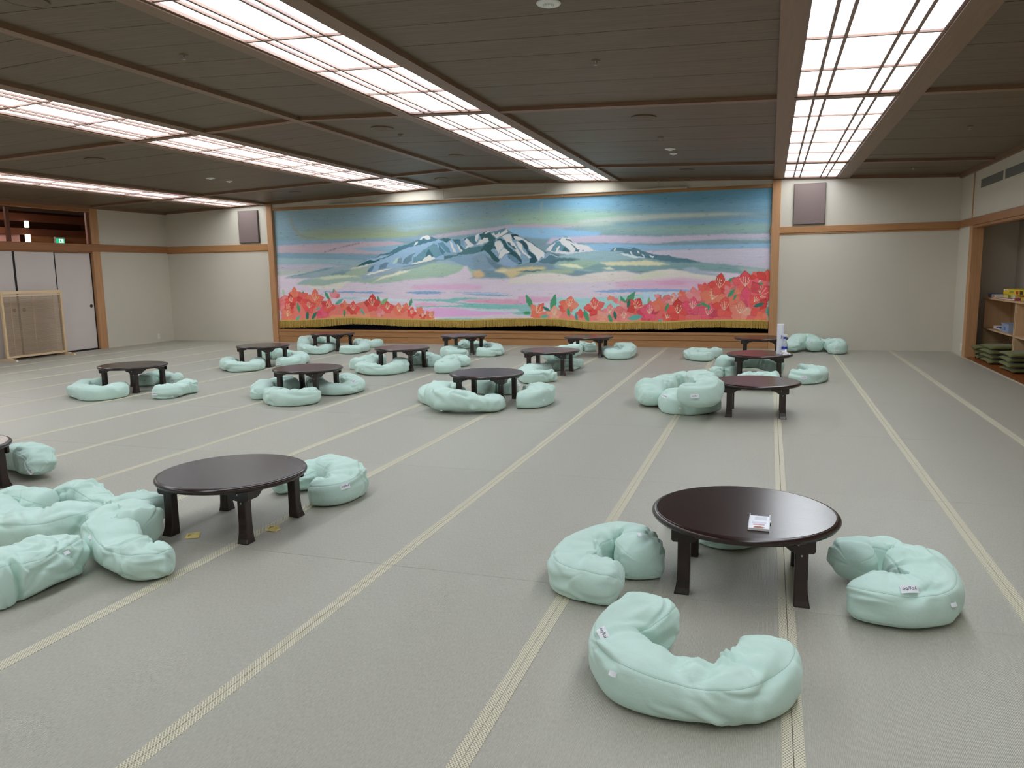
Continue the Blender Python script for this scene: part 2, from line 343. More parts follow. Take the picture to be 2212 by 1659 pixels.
# stage interior
stg=struct('',MB().box(-9.85,.10,YB+.02,16.2,.16,.222).build('floor_stage',plain('stage floor',(40,30,26),.6)))
struct('',MB().box(-9.95,.2,16.2,16.3,.1,3.0).box(-9.95,-9.80,YB+.2,16.2,.1,3.0).box(.135,.25,YB+.2,16.2,.1,3.0).box(-9.95,.25,YB+.1,16.2,2.95,3.0).build('wall_stage',M['void']))
tag(MB().box(-9.70,-7.0,14.50,14.56,.222,.37).box(-6.95,-6.90,14.5,14.56,.222,.36).build('folded_stage_cloth',M['navy']),'navy blue cloth folded on the stage behind the curtain hem','cloth')
# alcove on the right
AE,AB=13.62,3.52
struct('',MB().box(XR+.1,AB+.1,AE,AE+.1,-.09,2.1).box(AB,AB+.1,5.4,AE,-.09,2.1).box(XR+.1,AB,5.4,5.5,-.09,2.1).build('wall_alcove',M['wall2']))
struct('',MB().box(XR+.1,AB+.1,5.4,AE+.1,2.0,2.06).build('ceiling_alcove',M['dark']))
af=struct('',MB().box(XR+.004,AB,5.5,AE,-.09,-.022).build('floor_alcove',plain('alcove sub floor',(60,40,28))))
for a,b in ((XR+.004,XR+.165),(XR+.167,XR+.40),(XR+.402,AB)): MB().box(a,b,5.5,AE if a>2.9 else 13.08,-.022,0,.001).build('floor_board',M['orange'],af)
# raised edging of the mats at the alcove
MB().box(XR-.004,XR+.003,5.5,13.08,-.03,.001).build('mat_edge_strip',M['border'],fl)
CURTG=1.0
MUR=[((112,138,150),0,[-10072,3420,220,2880,305,263,-10312,166]),((96,138,160),60,[-4730,3140,213,3105,239,2315,-2073,2349,-4741,2552]),((78,125,150),40,[-2901,3044,215,3030,232,2504,-1672,2508,-2901,2681]),((128,142,122),60,[-9151,2283,-7973,2301,-6849,2282,-5773,2351,-4653,2413,-4654,2346,-5778,2160,-6857,2086,-7986,2046,-9162,2097]),((134,150,118),30,[-8725,2140,-7565,2152,-6556,2157,-6559,2078,-7569,2062,-8729,2076]),((128,158,140),60,[-4743,2450,-3759,2480,-2649,2403,-1830,2276,-2901,2201,-3762,2214,-4746,2281]),((140,165,140),25,[-4563,2308,-3937,2303,-3241,2262,-3327,2216,-4564,2258]),((155,165,160),14,[-3327,2282,-2483,2333,-1670,2342,-809,2325,-203,2286,-808,2270,-1669,2255,-2482,2236,-3327,2216]),((95,138,165),12,[-2901,2168,-2317,2197,-1829,2221,-807,2208,-15,2195,-13,2118,-805,2122,-1828,2133,-2565,2157]),((150,160,150),18,[-3761,2247,-2901,2234,-2565,2190,-3070,2166,-3762,2197]),((128,158,150),50,[-2985,2163,-1828,2125,-12,2111,-9,1980,-1269,1980,-2648,2046,-3500,2122]),((120,150,168),40,[-6950,2268,-5774,2316,-4653,2362,-4654,2312,-5584,2275,-6953,2196]),((160,150,162),8,[-6264,2087,-5492,2177,-5024,2205,-4656,2244,-4204,2254,-3762,2214,-3241,2163,-3762,2147,-4205,2161,-5025,2136,-6168,2040]),((120,162,195),16,[-4656,2193,-3850,2167,-3414,2111,-2901,2054,-2985,1974,-3940,1968,-4659,2040]),((170,160,178),8,[-3852,1983,-2901,2005,-1907,1951,-801,1958,-7,1942,-5,1857,-799,1872,-1584,1854,-1905,1830,-2901,1865,-3502,1889,-3941,1867]),((150,160,172),5,[-800,1887,-6,1888,-4,1834,-493,1848]),((122,162,190),8,[-3242,1849,-2648,1850,-1905,1798,-798,1785,-3,1780,-1,1718,-796,1722,-1904,1717,-2647,1694,-3416,1712]),((178,172,188),10,[-2314,1711,-1264,1718,-1,1711,11,1315,-790,1415,-1580,1581,-2231,1660]),((115,142,160),10,[-10170,2087,-8620,2082,-7059,2065,-6263,2104,-6266,2034,-7062,2003,-8627,1971,-10179,1973]),((165,148,158),6,[-9725,1990,-9168,2004,-8625,2008,-7987,2019,-7061,2012,-6762,1959,-7270,1891,-7994,1891,-7273,1819,-6971,1749,-7686,1774,-8636,1813,-9735,1838]),((120,150,170),10,[-7994,1891,-6863,1944,-6169,1996,-6173,1873,-7070,1796,-7580,1826]),((112,142,162),5,[-9736,1829,-8745,1797,-7583,1762,-7073,1733,-7796,1666,-8643,1702,-9741,1753]),((132,160,168),8,[-9742,1743,-8643,1702,-7692,1655,-8010,1569,-8867,1575,-9751,1610]),((166,162,176),10,[-9751,1610,-8757,1592,-8011,1551,-8331,1519,-8767,1433,-9762,1448]),((165,172,168),14,[-9759,1486,-9202,1477,-8764,1470,-9100,1343,-9770,1333]),((200,186,200),14,[-10226,1339,-9207,1402,-7601,1397,-5611,1279,-3770,1238,-2064,1315,-1258,1343,273,1264,305,263,-10312,166]),((138,158,165),8,[-9612,1323,-9312,1379,-8681,1489,-8406,1531,-8136,1550,-7866,1615,-6873,1687,-6887,1345,-7814,1323,-8350,1318,-9036,1315]),((112,145,158),3,[-9597,1347,-9241,1396,-8959,1440,-8652,1512,-8392,1537,-8462,1503,-8614,1464,-8891,1433,-9243,1366]),((112,140,150),4,[-8550,1380,-8344,1430,-8073,1467,-7940,1465,-8092,1362,-8281,1353]),((150,168,150),10,[-8169,1422,-7939,1477,-7674,1496,-7416,1410,-7813,1346,-8148,1316]),((196,192,165),4,[-8113,1479,-7897,1523,-7724,1543,-7433,1595,-7672,1530,-7939,1482]),((190,196,170),6,[-8870,1313,-8621,1346,-8320,1377,-7787,1340,-8215,1311,-8542,1285,-8788,1300]),((150,172,160),8,[-9324,1186,-9121,1292,-8787,1312,-8625,1274,-8283,1312,-7814,1323,-7551,1308,-6885,1391,-6891,1230,-7557,1192,-8085,1233,-8494,1166,-8769,1157]),((140,165,175),6,[-9295,1198,-9094,1280,-8898,1314,-9042,1232]),((205,200,190),10,[-9046,1160,-8701,1144,-8424,1201,-8085,1244,-8295,1093,-8636,1084,-8993,1111]),((152,176,158),14,[-7632,1185,-7104,1330,-6716,1461,-6210,1588,-5841,1603,-5600,1532,-5228,1415,-5230,1348,-5606,1309,-6096,1305,-6470,1275,-6851,1257,-7239,1204]),((140,160,172),6,[-7823,1339,-7490,1416,-6841,1498,-6398,1558,-6651,1494,-6971,1443,-7494,1323,-7761,1245]),((218,205,185),4,[-7579,1196,-7338,1321,-7233,1349,-7103,1364,-6946,1431,-6793,1434,-6678,1455,-6781,1405,-7001,1351,-7287,1297,-7459,1242]),((140,165,178),4,[-6211,1566,-6085,1619,-5901,1621,-5720,1568,-5600,1510,-5782,1524,-6013,1573]),((130,160,185),2,[-7893,1521,-7743,1617,-7568,1695,-7464,1681,-7369,1771,-7149,1801,-6978,1899,-6761,1939,-6594,2002,-6468,2032,-6366,2108,-6268,2082,-6171,2035,-6073,2016,-5853,2026,-5647,2004,-5514,2038,-5370,2056,-5298,2098,-5212,2106,-5221,1745,-5597,1643,-5840,1626,-6171,1644,-6687,1552,-7098,1479,-7703,1355,-7483,1566,-7680,1547]),((70,110,125),1,[-7893,1521,-7743,1606,-7584,1649,-7414,1646,-7270,1677,-7087,1742,-6892,1829,-6699,1892,-6510,1921,-6346,1962,-6222,1981,-6098,2011,-6146,2034,-6256,2077,-6366,2108,-6468,2032,-6594,2002,-6748,1944,-6952,1904,-7083,1833,-7162,1790,-7344,1765,-7437,1721,-7478,1670,-7451,1693,-7345,1736,-7164,1750,-7059,1787,-7269,1700,-7479,1647,-7610,1638]),((48,88,95),1,[-7893,1527,-7783,1595,-7609,1655,-7479,1641,-7322,1678,-7455,1612,-7679,1570]),((215,205,195),2,[-6506,2016,-6442,2065,-6354,2107,-6268,2082,-6257,2043,-6307,2011,-6357,2024,-6393,2053,-6456,2026]),((205,212,215),1,[-6617,1913,-6583,1979,-6532,1989,-6514,1972,-6559,1939]),((200,205,190),3,[-7866,1533,-7614,1569,-7416,1600,-7574,1568,-7774,1525]),((95,135,150),1,[-6648,1574,-6632,1676,-6542,1730,-6439,1807,-6337,1872,-6198,1947,-6125,1922,-6079,1809,-6021,1719,-6070,1709,-6158,1666,-6293,1713,-6355,1704,-6382,1659,-6484,1605]),((62,105,118),1,[-6368,1704,-6339,1804,-6288,1837,-6206,1700,-6269,1668]),((215,205,190),1,[-6693,1558,-6584,1595,-6458,1615,-6381,1682,-6318,1714,-6268,1724,-6244,1679,-6170,1666,-6208,1639,-6459,1582,-6649,1551]),((95,125,148),1,[-7409,1461,-7353,1564,-7221,1607,-7170,1606,-7253,1482]),((88,120,145),1,[-7667,1419,-7604,1499,-7483,1566,-7512,1497,-7568,1429]),((95,125,142),1,[-6877,1555,-6848,1646,-6757,1712,-6577,1787,-6656,1710,-6684,1620,-6762,1565]),((112,135,150),1,[-7003,1592,-6962,1671,-6897,1692,-6874,1646,-6902,1567]),((160,185,175),1,[-7094,1582,-7013,1672,-6935,1693,-6989,1626,-7043,1558]),((215,205,190),2,[-7709,1355,-7622,1401,-7463,1421,-7384,1455,-7280,1459,-7162,1480,-7097,1490,-7228,1447,-7425,1403,-7597,1365]),((58,98,105),1,[-6073,2016,-5999,2036,-5889,2038,-5829,2014,-5866,1982,-5928,1950,-6000,1986]),((85,128,148),1,[-6124,1945,-6001,1964,-5906,1872,-5812,1736,-5862,1715,-5957,1784,-6052,1898]),((75,115,135),1,[-6100,1933,-6053,1876,-5958,1762,-5935,1706,-6009,1718,-6079,1809]),((62,105,120),1,[-5829,2014,-5647,2004,-5626,1898,-5532,1797,-5617,1787,-5711,1889,-5770,1957]),((205,200,205),1,[-5854,1982,-5818,1959,-5784,1869,-5727,1757,-5740,1724,-5787,1758,-5833,1870]),((215,215,215),1,[-5722,1934,-5675,1888,-5652,1833,-5581,1787,-5641,1777,-5688,1833]),((110,135,155),1,[-5647,1998,-5527,2017,-5540,1951,-5483,1839,-5532,1819,-5614,1909]),((215,205,200),1,[-5545,2006,-5502,2027,-5468,1949,-5374,1903,-5363,1880,-5459,1850,-5521,1785,-5581,1764,-5519,1862,-5482,1906]),((120,150,172),2,[-5575,2007,-5490,2049,-5346,2066,-5250,2096,-5108,2125,-5061,2134,-4943,2136,-4826,2165,-4733,2191,-4653,2138,-4550,2081,-4447,2040,-4323,1972,-4210,1905,-4075,1805,-3918,1715,-3762,1669,-3540,1611,-3763,1541,-3988,1535,-4283,1540,-4560,1459,-4911,1410,-5386,1417,-5744,1579,-5986,1651,-5983,1763,-5581,1764]),((70,108,122),1,[-5575,2007,-5490,2049,-5346,2066,-5275,2043,-5301,1945,-5338,1902,-5470,1883,-5517,1939,-5551,1984]),((215,205,200),1,[-5546,1973,-5514,2022,-5468,1971,-5362,1891,-5471,1850,-5581,1764,-5531,1863,-5494,1906]),((215,205,200),1,[-5340,2066,-5286,2087,-5250,2096,-5289,1988,-5313,1951,-5336,1989]),((215,205,200),1,[-5315,1896,-5253,1965,-5157,2061,-5061,2102,-5110,2038,-5063,2025,-5076,1960,-5195,1909]),((52,88,95),1,[-5251,2085,-5108,2136,-5014,2111,-4921,2065,-4935,1957,-4994,1947,-5076,1960,-5063,2015,-5157,2017,-5206,1986,-5228,2041]),((215,208,205),1,[-5144,2099,-5084,2140,-5037,2123,-5108,2103]),((88,122,138),1,[-5026,2111,-4943,2136,-4733,2191,-4653,2138,-4561,2081,-4665,2090,-4712,2059,-4805,2029,-4923,2000,-4981,2034]),((218,208,205),1,[-5015,2089,-4956,2109,-4921,2065,-4839,2127,-4851,2074,-4710,2166,-4682,2122,-4758,2071,-4852,2030,-4923,2005,-4957,2055]),((72,112,120),1,[-5519,1840,-5351,1858,-5196,1876,-5065,1949,-4923,1967,-4948,1913,-4903,1825,-5139,1787,-5378,1727,-5680,1711,-5987,1629,-5984,1707,-5740,1713]),((50,88,92),1,[-5258,1757,-5161,1875,-5065,1949,-4947,1957,-4937,1870,-4903,1803,-4985,1816,-5021,1784,-4952,1717,-4872,1628,-4838,1573,-4955,1564,-5024,1653,-5093,1742,-5163,1788]),((118,142,160),6,[-5404,1661,-5235,1735,-5070,1698,-4989,1609,-4932,1542,-5004,1455,-5147,1413,-5385,1462]),((98,122,142),4,[-5141,1699,-5024,1631,-4909,1541,-4676,1450,-4794,1419,-4934,1432,-5073,1544]),((215,205,198),1,[-4948,1924,-4900,1956,-4830,1954,-4785,1898,-4774,1844,-4834,1780,-4870,1715,-4904,1782,-4937,1870]),((205,195,212),1,[-4872,1628,-4858,1726,-4786,1822,-4728,1799,-4648,1743,-4742,1712,-4813,1638]),((130,155,180),3,[-4861,1562,-4789,1648,-4719,1690,-4673,1624,-4582,1557,-4490,1512,-4618,1460,-4792,1517]),((48,85,92),1,[-4923,1978,-4829,2008,-4737,1951,-4670,1841,-4578,1774,-4453,1663,-4409,1532,-4479,1511,-4581,1579,-4662,1624,-4707,1701,-4637,1732,-4694,1777,-4762,1854,-4807,1953]),((92,125,150),1,[-4718,1712,-4603,1688,-4489,1598,-4409,1532,-4466,1544,-4502,1512,-4616,1579]),((218,205,195),1,[-4794,2039,-4688,2079,-4620,2056,-4598,1947,-4553,1892,-4486,1793,-4429,1706,-4442,1657,-4510,1729,-4577,1839,-4668,1906,-4714,1929,-4748,1984]),((58,95,102),1,[-4714,1951,-4634,1916,-4611,1872,-4554,1860,-4509,1772,-4566,1806,-4657,1873]),((32,65,78),1,[-4619,2067,-4550,2075,-4493,2063,-4447,2029,-4482,2020,-4562,2033,-4540,1967,-4575,1979,-4609,2023]),((218,205,195),1,[-4574,2022,-4482,2030,-4368,1973,-4300,1939,-4312,1886,-4391,1963,-4460,1954,-4540,1978]),((210,210,215),1,[-4530,1924,-4472,1944,-4404,1877,-4394,1769,-4326,1714,-4236,1637,-4282,1627,-4395,1726,-4462,1803]),((45,80,92),1,[-4483,1944,-4380,1952,-4301,1875,-4280,1767,-4145,1656,-4112,1559,-4169,1533,-4271,1540,-4259,1615,-4213,1636,-4303,1724,-4359,1812,-4404,1888]),((218,205,200),1,[-4323,1940,-4232,1916,-4097,1816,-3963,1727,-3975,1685,-3987,1610,-3896,1662,-3964,1588,-4020,1653,-4100,1569,-4078,1547,-4122,1613,-4144,1678,-4235,1733,-4290,1832]),((60,95,108),1,[-4356,1994,-4210,1905,-4075,1805,-3918,1715,-3941,1705,-4098,1805,-4232,1905,-4323,1951]),((80,115,132),1,[-4100,1558,-3987,1610,-3885,1661,-3840,1703,-3695,1668,-3540,1622,-3416,1603,-3651,1560,-3763,1509,-3988,1524]),((210,218,225),0,[-3862,1693,-3795,1670,-3806,1665,-3857,1682]),((210,218,225),0,[-3795,1659,-3717,1647,-3728,1639,-3784,1651]),((200,185,200),6,[-5997,1303,-5689,1389,-5663,1422,-5627,1432,-5577,1498,-5504,1508,-5517,1453,-5459,1396,-5389,1295,-5632,1220,-5999,1224]),((195,168,130),10,[-5436,1329,-5363,1395,-5266,1437,-5172,1370,-5150,1303,-5318,1261]),((195,178,135),12,[-4982,1389,-4793,1473,-4677,1439,-4445,1457,-4215,1474,-3932,1448,-3989,1395,-4331,1400,-4447,1337,-4622,1241,-4795,1364]),((150,168,145),10,[-4504,1338,-4331,1368,-3989,1395,-3652,1411,-3417,1428,-3418,1333,-3653,1325,-3990,1309,-4149,1278,-4332,1303]),((85,115,112),2,[-4561,1388,-4331,1395,-4216,1388,-4079,1413,-4000,1401,-4217,1366,-4388,1380]),((205,198,170),5,[-4982,1394,-4852,1420,-4619,1405,-4561,1415,-4795,1375]),((195,190,205),3,[-3940,1759,-3849,1884,-3737,1934,-3626,1995,-3515,1991,-3450,1926,-3341,1860,-3177,1825,-3080,1759,-2972,1730,-3123,1718,-3341,1702,-3495,1663,-3695,1700,-3784,1712]),((90,125,145),0,[-3928,1801,-3860,1874,-3748,1935,-3648,1979,-3593,1999,-3515,1991,-3538,1982,-3637,1963,-3749,1903,-3850,1852]),((88,130,145),1,[-3850,1757,-3749,1903,-3682,1922,-3638,1858,-3539,1792,-3473,1726,-3628,1730,-3694,1753,-3784,1723]),((58,98,105),1,[-3628,1735,-3605,1804,-3561,1792,-3473,1721]),((222,210,200),1,[-3693,1928,-3626,1984,-3516,1976,-3494,1917,-3406,1852,-3374,1766,-3429,1704,-3495,1748,-3594,1835]),((222,215,210),0,[-3761,1738,-3738,1796,-3682,1837,-3671,1816,-3728,1732]),((60,95,105),0,[-3571,1961,-3494,1949,-3450,1916,-3384,1872,-3450,1895,-3494,1917,-3560,1935]),((80,115,125),0,[-3494,1875,-3406,1830,-3352,1766,-3297,1759,-3341,1734,-3407,1714,-3385,1777]),((220,205,200),0,[-3406,1894,-3319,1849,-3177,1825,-3101,1791,-3058,1738,-3145,1771,-3275,1817]),((60,95,105),0,[-3407,1720,-3385,1746,-3297,1733,-3341,1723]),((70,100,110),0,[-3275,1743,-3221,1752,-3232,1731]),((60,95,110),0,[-3134,1792,-3069,1748,-2972,1734,-3058,1738,-3101,1765]),((135,165,172),10,[-3673,1667,-3232,1710,-2907,1729,-2693,1713,-2481,1672,-2114,1582,-1740,1523,-1738,1359,-2479,1360,-3124,1360,-3786,1435,-3785,1542]),((140,168,150),14,[-3696,1540,-3342,1575,-2961,1547,-2907,1483,-3124,1392,-3563,1410,-3730,1466]),((78,108,115),4,[-3898,1522,-3751,1605,-3617,1618,-3276,1590,-3452,1556,-3696,1561,-3785,1510]),((80,115,130),1,[-2757,1715,-2688,1769,-2597,1778,-2416,1745,-2304,1771,-2169,1706,-1903,1630,-1705,1625,-1574,1568,-1422,1565,-1271,1518,-1121,1483,-1248,1464,-1638,1493,-2079,1578,-2416,1619,-2529,1710]),((222,210,205),0,[-2693,1729,-2651,1770,-2629,1759,-2661,1718]),((185,200,215),0,[-2565,1674,-2418,1660,-2270,1616,-2124,1592,-2187,1666,-2135,1634,-2114,1582,-2323,1586,-2481,1631]),((205,212,225),0,[-2386,1711,-2355,1690,-2333,1617,-2365,1639]),((205,212,225),0,[-2271,1719,-2229,1697,-2208,1656,-2250,1677]),((205,212,225),0,[-2052,1642,-2000,1610,-1959,1619,-1969,1579,-2021,1595]),((118,150,152),6,[-2079,1578,-1638,1493,-1206,1480,-782,1455,-365,1394,-6,1346,-4,1272,-361,1266,-779,1326,-1204,1376,-1636,1372,-1899,1299,-2301,1350,-2756,1391,-2987,1360,-3220,1409,-2987,1496,-2528,1554]),((148,168,165),10,[-572,1398,24,1356,27,1250,-362,1277]),((205,198,165),5,[-2941,1517,-2642,1534,-2302,1528,-2079,1545,-1659,1460,-1901,1443,-2528,1454,-2802,1459]),((205,205,175),4,[-3729,1487,-3573,1507,-3361,1491,-3220,1409,-3455,1436]),((205,205,180),4,[-2917,1416,-2756,1435,-2642,1378,-2779,1391]),((205,195,190),10,[-4673,1246,-4300,1334,-3934,1352,-3646,1325,-3362,1275,-3103,1328,-2848,1358,-2482,1364,-2211,1304,-1900,1366,-1637,1383,-1311,1324,-777,1240,-776,1175,-2300,1171,-4675,1152]),((198,198,178),12,[-2413,1217,-2189,1293,-1900,1344,-1636,1307,-1899,1255,-2188,1192]),((150,165,178),10,[-1469,1375,-1368,1404,-1228,1402,-1127,1329,-730,1263,-828,1244,-1126,1278,-1327,1312]),((205,165,195),14,[-6728,1130,-6224,1159,-5610,1164,-5235,1138,-5237,1049,-6104,1056,-6667,1072]),((205,165,190),20,[-2646,1158,-1415,1224,-783,1121,-781,1041,-1897,1018,-2645,1058]),((205,150,180),10,[-1937,1145,-1629,1193,-1384,1150,-1424,1109,-1833,1093]),((122,155,195),2,[-8709,1033,-8598,1044,-8394,1031,-8123,1047,-7857,1027,-7591,1037,-7227,1001,-7462,991,-7858,1001,-8260,1009,-8531,1020]),((120,155,195),2,[-6868,1005,-6589,1028,-6266,1030,-5979,999,-6203,971,-6558,973]),((120,160,185),2,[-5633,975,-5200,964,-4894,958,-4608,928,-4895,924,-5354,941]),((140,165,200),1,[-5979,1003,-5353,1004,-4593,975,-5199,974]),((130,160,200),3,[-3080,1003,-2755,1023,-2299,1037,-1632,1031,-1198,1006,-1283,980,-1852,989,-2526,976,-2871,979]),((190,205,215),4,[-8265,923,-7729,914,-6805,869,-6806,835,-7338,842,-7998,880,-8267,888]),((150,185,190),3,[-8292,912,-7996,916,-7770,903,-7997,886,-8266,890]),((120,180,175),3,[-6758,867,-6271,876,-5904,867,-5824,896,-5433,901,-5048,878,-5512,865,-5827,816,-5513,793,-4747,769,-4253,768,-4255,684,-4748,677,-5206,684,-5594,714,-6068,722,-6600,715,-6632,733,-6147,741,-5750,750,-5576,772,-5859,801,-6064,831,-6466,840]),((205,150,175),4,[-5668,844,-5356,865,-4896,863,-4445,861,-4253,810,-4327,775,-4747,769,-5204,792,-5513,812]),((210,160,190),4,[-6647,774,-6467,811,-6226,788,-6098,758,-6307,747,-6632,745]),((212,158,205),5,[-6505,656,-6148,707,-5751,692,-5439,648,-4901,627,-4524,613,-4750,584,-5209,554,-5677,539,-6234,523,-6377,611]),((175,200,205),3,[-5751,685,-5206,677,-4598,655,-4255,648,-4599,620,-5207,634]),((125,180,175),3,[-4674,605,-4255,641,-4256,556,-4524,577]),((140,185,178),3,[-6236,486,-5756,509,-5210,497,-4600,513,-5211,475,-5996,468]),((150,195,195),6,[-3753,889,-3142,875,-2494,914,-2060,943,-2056,472,-4040,464,-3855,738]),((130,180,178),4,[-4497,761,-4037,760,-4015,662,-4210,629,-4384,606,-4499,651]),((205,155,185),5,[-4495,926,-4092,902,-3696,889,-3923,814,-4265,793,-4497,761]),((170,195,212),6,[-2143,981,-1524,966,-1021,1014,-1219,893,-1830,854,-2142,814]),((150,190,195),5,[-188,887,2,906,14,486,-177,486]),((222,110,100),3,[-9712,931,-9567,967,-9375,869,-9059,964,-8815,866,-8680,818,-8409,769,-8204,792,-8003,780,-7733,838,-7468,861,-7210,790,-6979,742,-6813,650,-6821,464,-9717,441]),((235,135,100),4,[-8558,553,-7744,602,-6818,533,-6820,475,-8562,481]),((226,118,98),3,[-7636,641,-6882,641,-6475,582,-6235,508,-6317,463,-7644,474]),((225,115,105),3,[-4292,529,-3924,651,-3586,651,-3364,521,-2924,651,-2600,693,-2281,651,-2058,661,-2056,441,-3143,457,-3812,476]),((215,95,95),3,[-2142,751,-1830,834,-1523,894,-1271,975,-1021,1014,-531,1070,-242,1117,-6,1193,-41,746,-33,486,-2139,452])]
FLW=[(-9198,976,81,(70,145,105),60,-1,0),(-8603,948,99,(70,145,105),120,-1,0),(-8442,1019,81,(70,145,105),90,-1,0),(-8337,828,99,(85,165,150),30,-1,0),(-9633,1028,72,(165,185,160),100,-1,0),(-7428,872,72,(70,145,105),110,-1,0),(-7312,824,108,(120,165,110),40,-1,0),(-6727,804,81,(70,145,105),70,-1,0),(-4276,815,135,(70,145,105),115,-1,0),(-3809,791,153,(70,145,105),75,-1,0),(-4325,606,81,(70,145,105),180,-1,0),(-2387,850,153,(70,145,105),55,-1,0),(-2504,819,99,(70,145,105),120,-1,0),(-992,1053,99,(85,165,150),150,-1,0),(-649,1151,99,(70,145,105),45,-1,0),(-184,1086,81,(70,145,105),20,-1,0),(-2047,824,63,(120,165,110),80,-1,0),(-9647,820,144,(215,110,110),80,0,5),(-9724,747,126,(215,110,110),60,0,5),(-9382,965,144,(222,95,70),90,0,5),(-8428,912,126,(220,100,105),90,0,3),(-9203,904,144,(205,62,55),40,0,5),(-9461,844,126,(205,62,55),100,1,5),(-8897,878,171,(222,95,70),80,1,5),(-8220,732,108,(222,95,70),90,0,5),(-9528,686,144,(205,62,55),120,1,5),(-9046,722,153,(205,62,55),90,1,5),(-9565,551,144,(222,95,70),70,1,5),(-8603,721,153,(205,62,55),70,1,5),(-8750,553,144,(200,62,88),80,0,5),(-8021,673,135,(205,62,55),90,1,5),(-7577,778,171,(205,62,55),90,1,5),(-7240,696,135,(205,62,55),90,1,5),(-6982,649,126,(222,95,70),90,1,5),(-7401,602,99,(215,110,110),90,0,5),(-6829,715,81,(222,95,70),80,0,5),(-6719,596,108,(205,62,55),70,1,5),(-6537,640,90,(222,95,70),60,0,5),(-6476,537,72,(205,62,55),90,1,5),(-6314,537,108,(222,95,70),60,1,5),(-4118,628,162,(222,95,70),60,1,5),(-3788,585,153,(230,125,105),90,1,5),(-3630,683,81,(205,62,55),0,0,5),(-3507,747,162,(222,95,70),80,1,5),(-3297,585,81,(205,62,55),90,0,5),(-3033,704,180,(205,62,55),100,1,5),(-2740,841,72,(222,95,70),90,0,3),(-2643,788,81,(215,110,110),60,0,3),(-2880,522,135,(230,125,105),120,0,5),(-2750,629,126,(215,110,110),90,1,5),(-2504,692,126,(215,110,110),110,0,5),(-2492,523,117,(215,110,110),90,1,5),(-2281,713,171,(205,62,55),60,1,5),(-2090,587,144,(200,62,88),90,1,5),(-2025,614,162,(200,62,88),90,1,5),(-1859,750,144,(222,95,70),90,0,5),(-1882,875,72,(215,110,110),90,0,3),(-1747,833,81,(215,110,110),40,0,5),(-1623,832,126,(215,110,110),80,1,5),(-1461,914,81,(222,95,70),100,0,3),(-1330,913,81,(215,110,110),60,0,3),(-1529,625,198,(205,62,55),90,1,5),(-1239,913,135,(215,110,110),110,0,5),(-1276,708,171,(200,62,88),90,1,5),(-1080,993,135,(205,62,55),90,0,3),(-938,870,216,(222,95,70),80,1,5),(-824,1072,180,(205,62,55),90,1,5),(-665,980,108,(215,110,110),45,0,5),(-1013,595,162,(200,62,88),80,1,5),(-737,687,180,(205,62,55),90,1,5),(-540,1079,126,(215,110,110),160,0,5),(-395,1098,216,(212,72,80),90,1,5),(-216,1205,108,(205,62,55),120,0,3),(-62,1164,171,(205,62,55),90,0,3),(-315,967,108,(222,95,70),270,0,5),(-479,968,108,(222,95,70),220,0,5),(-379,827,189,(200,62,88),90,0,5),(-150,906,207,(205,65,75),50,1,5),(-563,808,126,(222,95,70),130,0,5),(-471,626,198,(230,125,105),80,1,5),(-153,666,180,(205,62,55),60,0,5),(-234,807,108,(205,62,55),50,1,5),(-1722,521,81,(205,62,55),70,1,5),(-111,526,117,(222,95,70),40,0,5),(-9299,710,99,(70,145,105),100,-1,0),(-9099,540,99,(45,110,95),80,-1,0),(-8938,540,99,(45,110,95),50,-1,0),(-8227,601,72,(70,145,105),90,-1,0),(-7809,625,72,(85,165,150),120,-1,0),(-9328,490,81,(85,165,150),50,-1,0),(-8839,685,54,(85,165,150),30,-1,0),(-3946,683,81,(45,110,95),150,-1,0),(-3519,618,81,(70,145,105),100,-1,0),(-3186,553,117,(70,145,105),110,-1,0),(-2408,777,81,(45,110,95),80,-1,0),(-2653,565,81,(45,110,95),100,-1,0),(-2739,501,90,(70,145,105),110,-1,0),(-2290,523,126,(85,165,150),10,-1,0),(-3982,541,81,(85,165,150),10,-1,0),(-3374,531,72,(70,140,140),100,-1,0),(-625,949,90,(70,145,105),50,-1,0),(-165,746,90,(45,110,95),20,-1,0),(-1725,708,72,(70,145,105),70,-1,0),(-1076,759,72,(70,145,105),150,-1,0),(-1166,749,54,(70,145,105),20,-1,0),(-1000,707,54,(70,145,105),90,-1,0),(-565,878,54,(70,145,105),60,-1,0),(-18,626,81,(85,165,150),100,-1,0),(-1846,468,54,(85,165,150),20,-1,0)]
FTOP=[(-9.683, 0.45), (-9.26, 0.461), (-8.151, 0.52), (-7.486, 0.503), (-6.82, 0.487), (-6.239, 0.478), (-5.527, 0.471), (-4.903, 0.5), (-4.136, 0.511), (-3.699, 0.504), (-3.033, 0.445), (-2.601, 0.444), (-2.056, 0.466), (-1.825, 0.453), (-1.211, 0.487), (-0.615, 0.496), (-0.002, 0.486)]
FBOT=[(-9.694, 0.293), (-8.848, 0.311), (-8.023, 0.381), (-7.493, 0.366), (-6.826, 0.336), (-6.244, 0.333), (-5.525, 0.324), (-4.906, 0.346), (-4.137, 0.371), (-3.7, 0.365), (-3.256, 0.316), (-2.926, 0.293), (-2.055, 0.32), (-1.721, 0.312), (-1.209, 0.353), (-0.809, 0.362), (0.003, 0.336)]
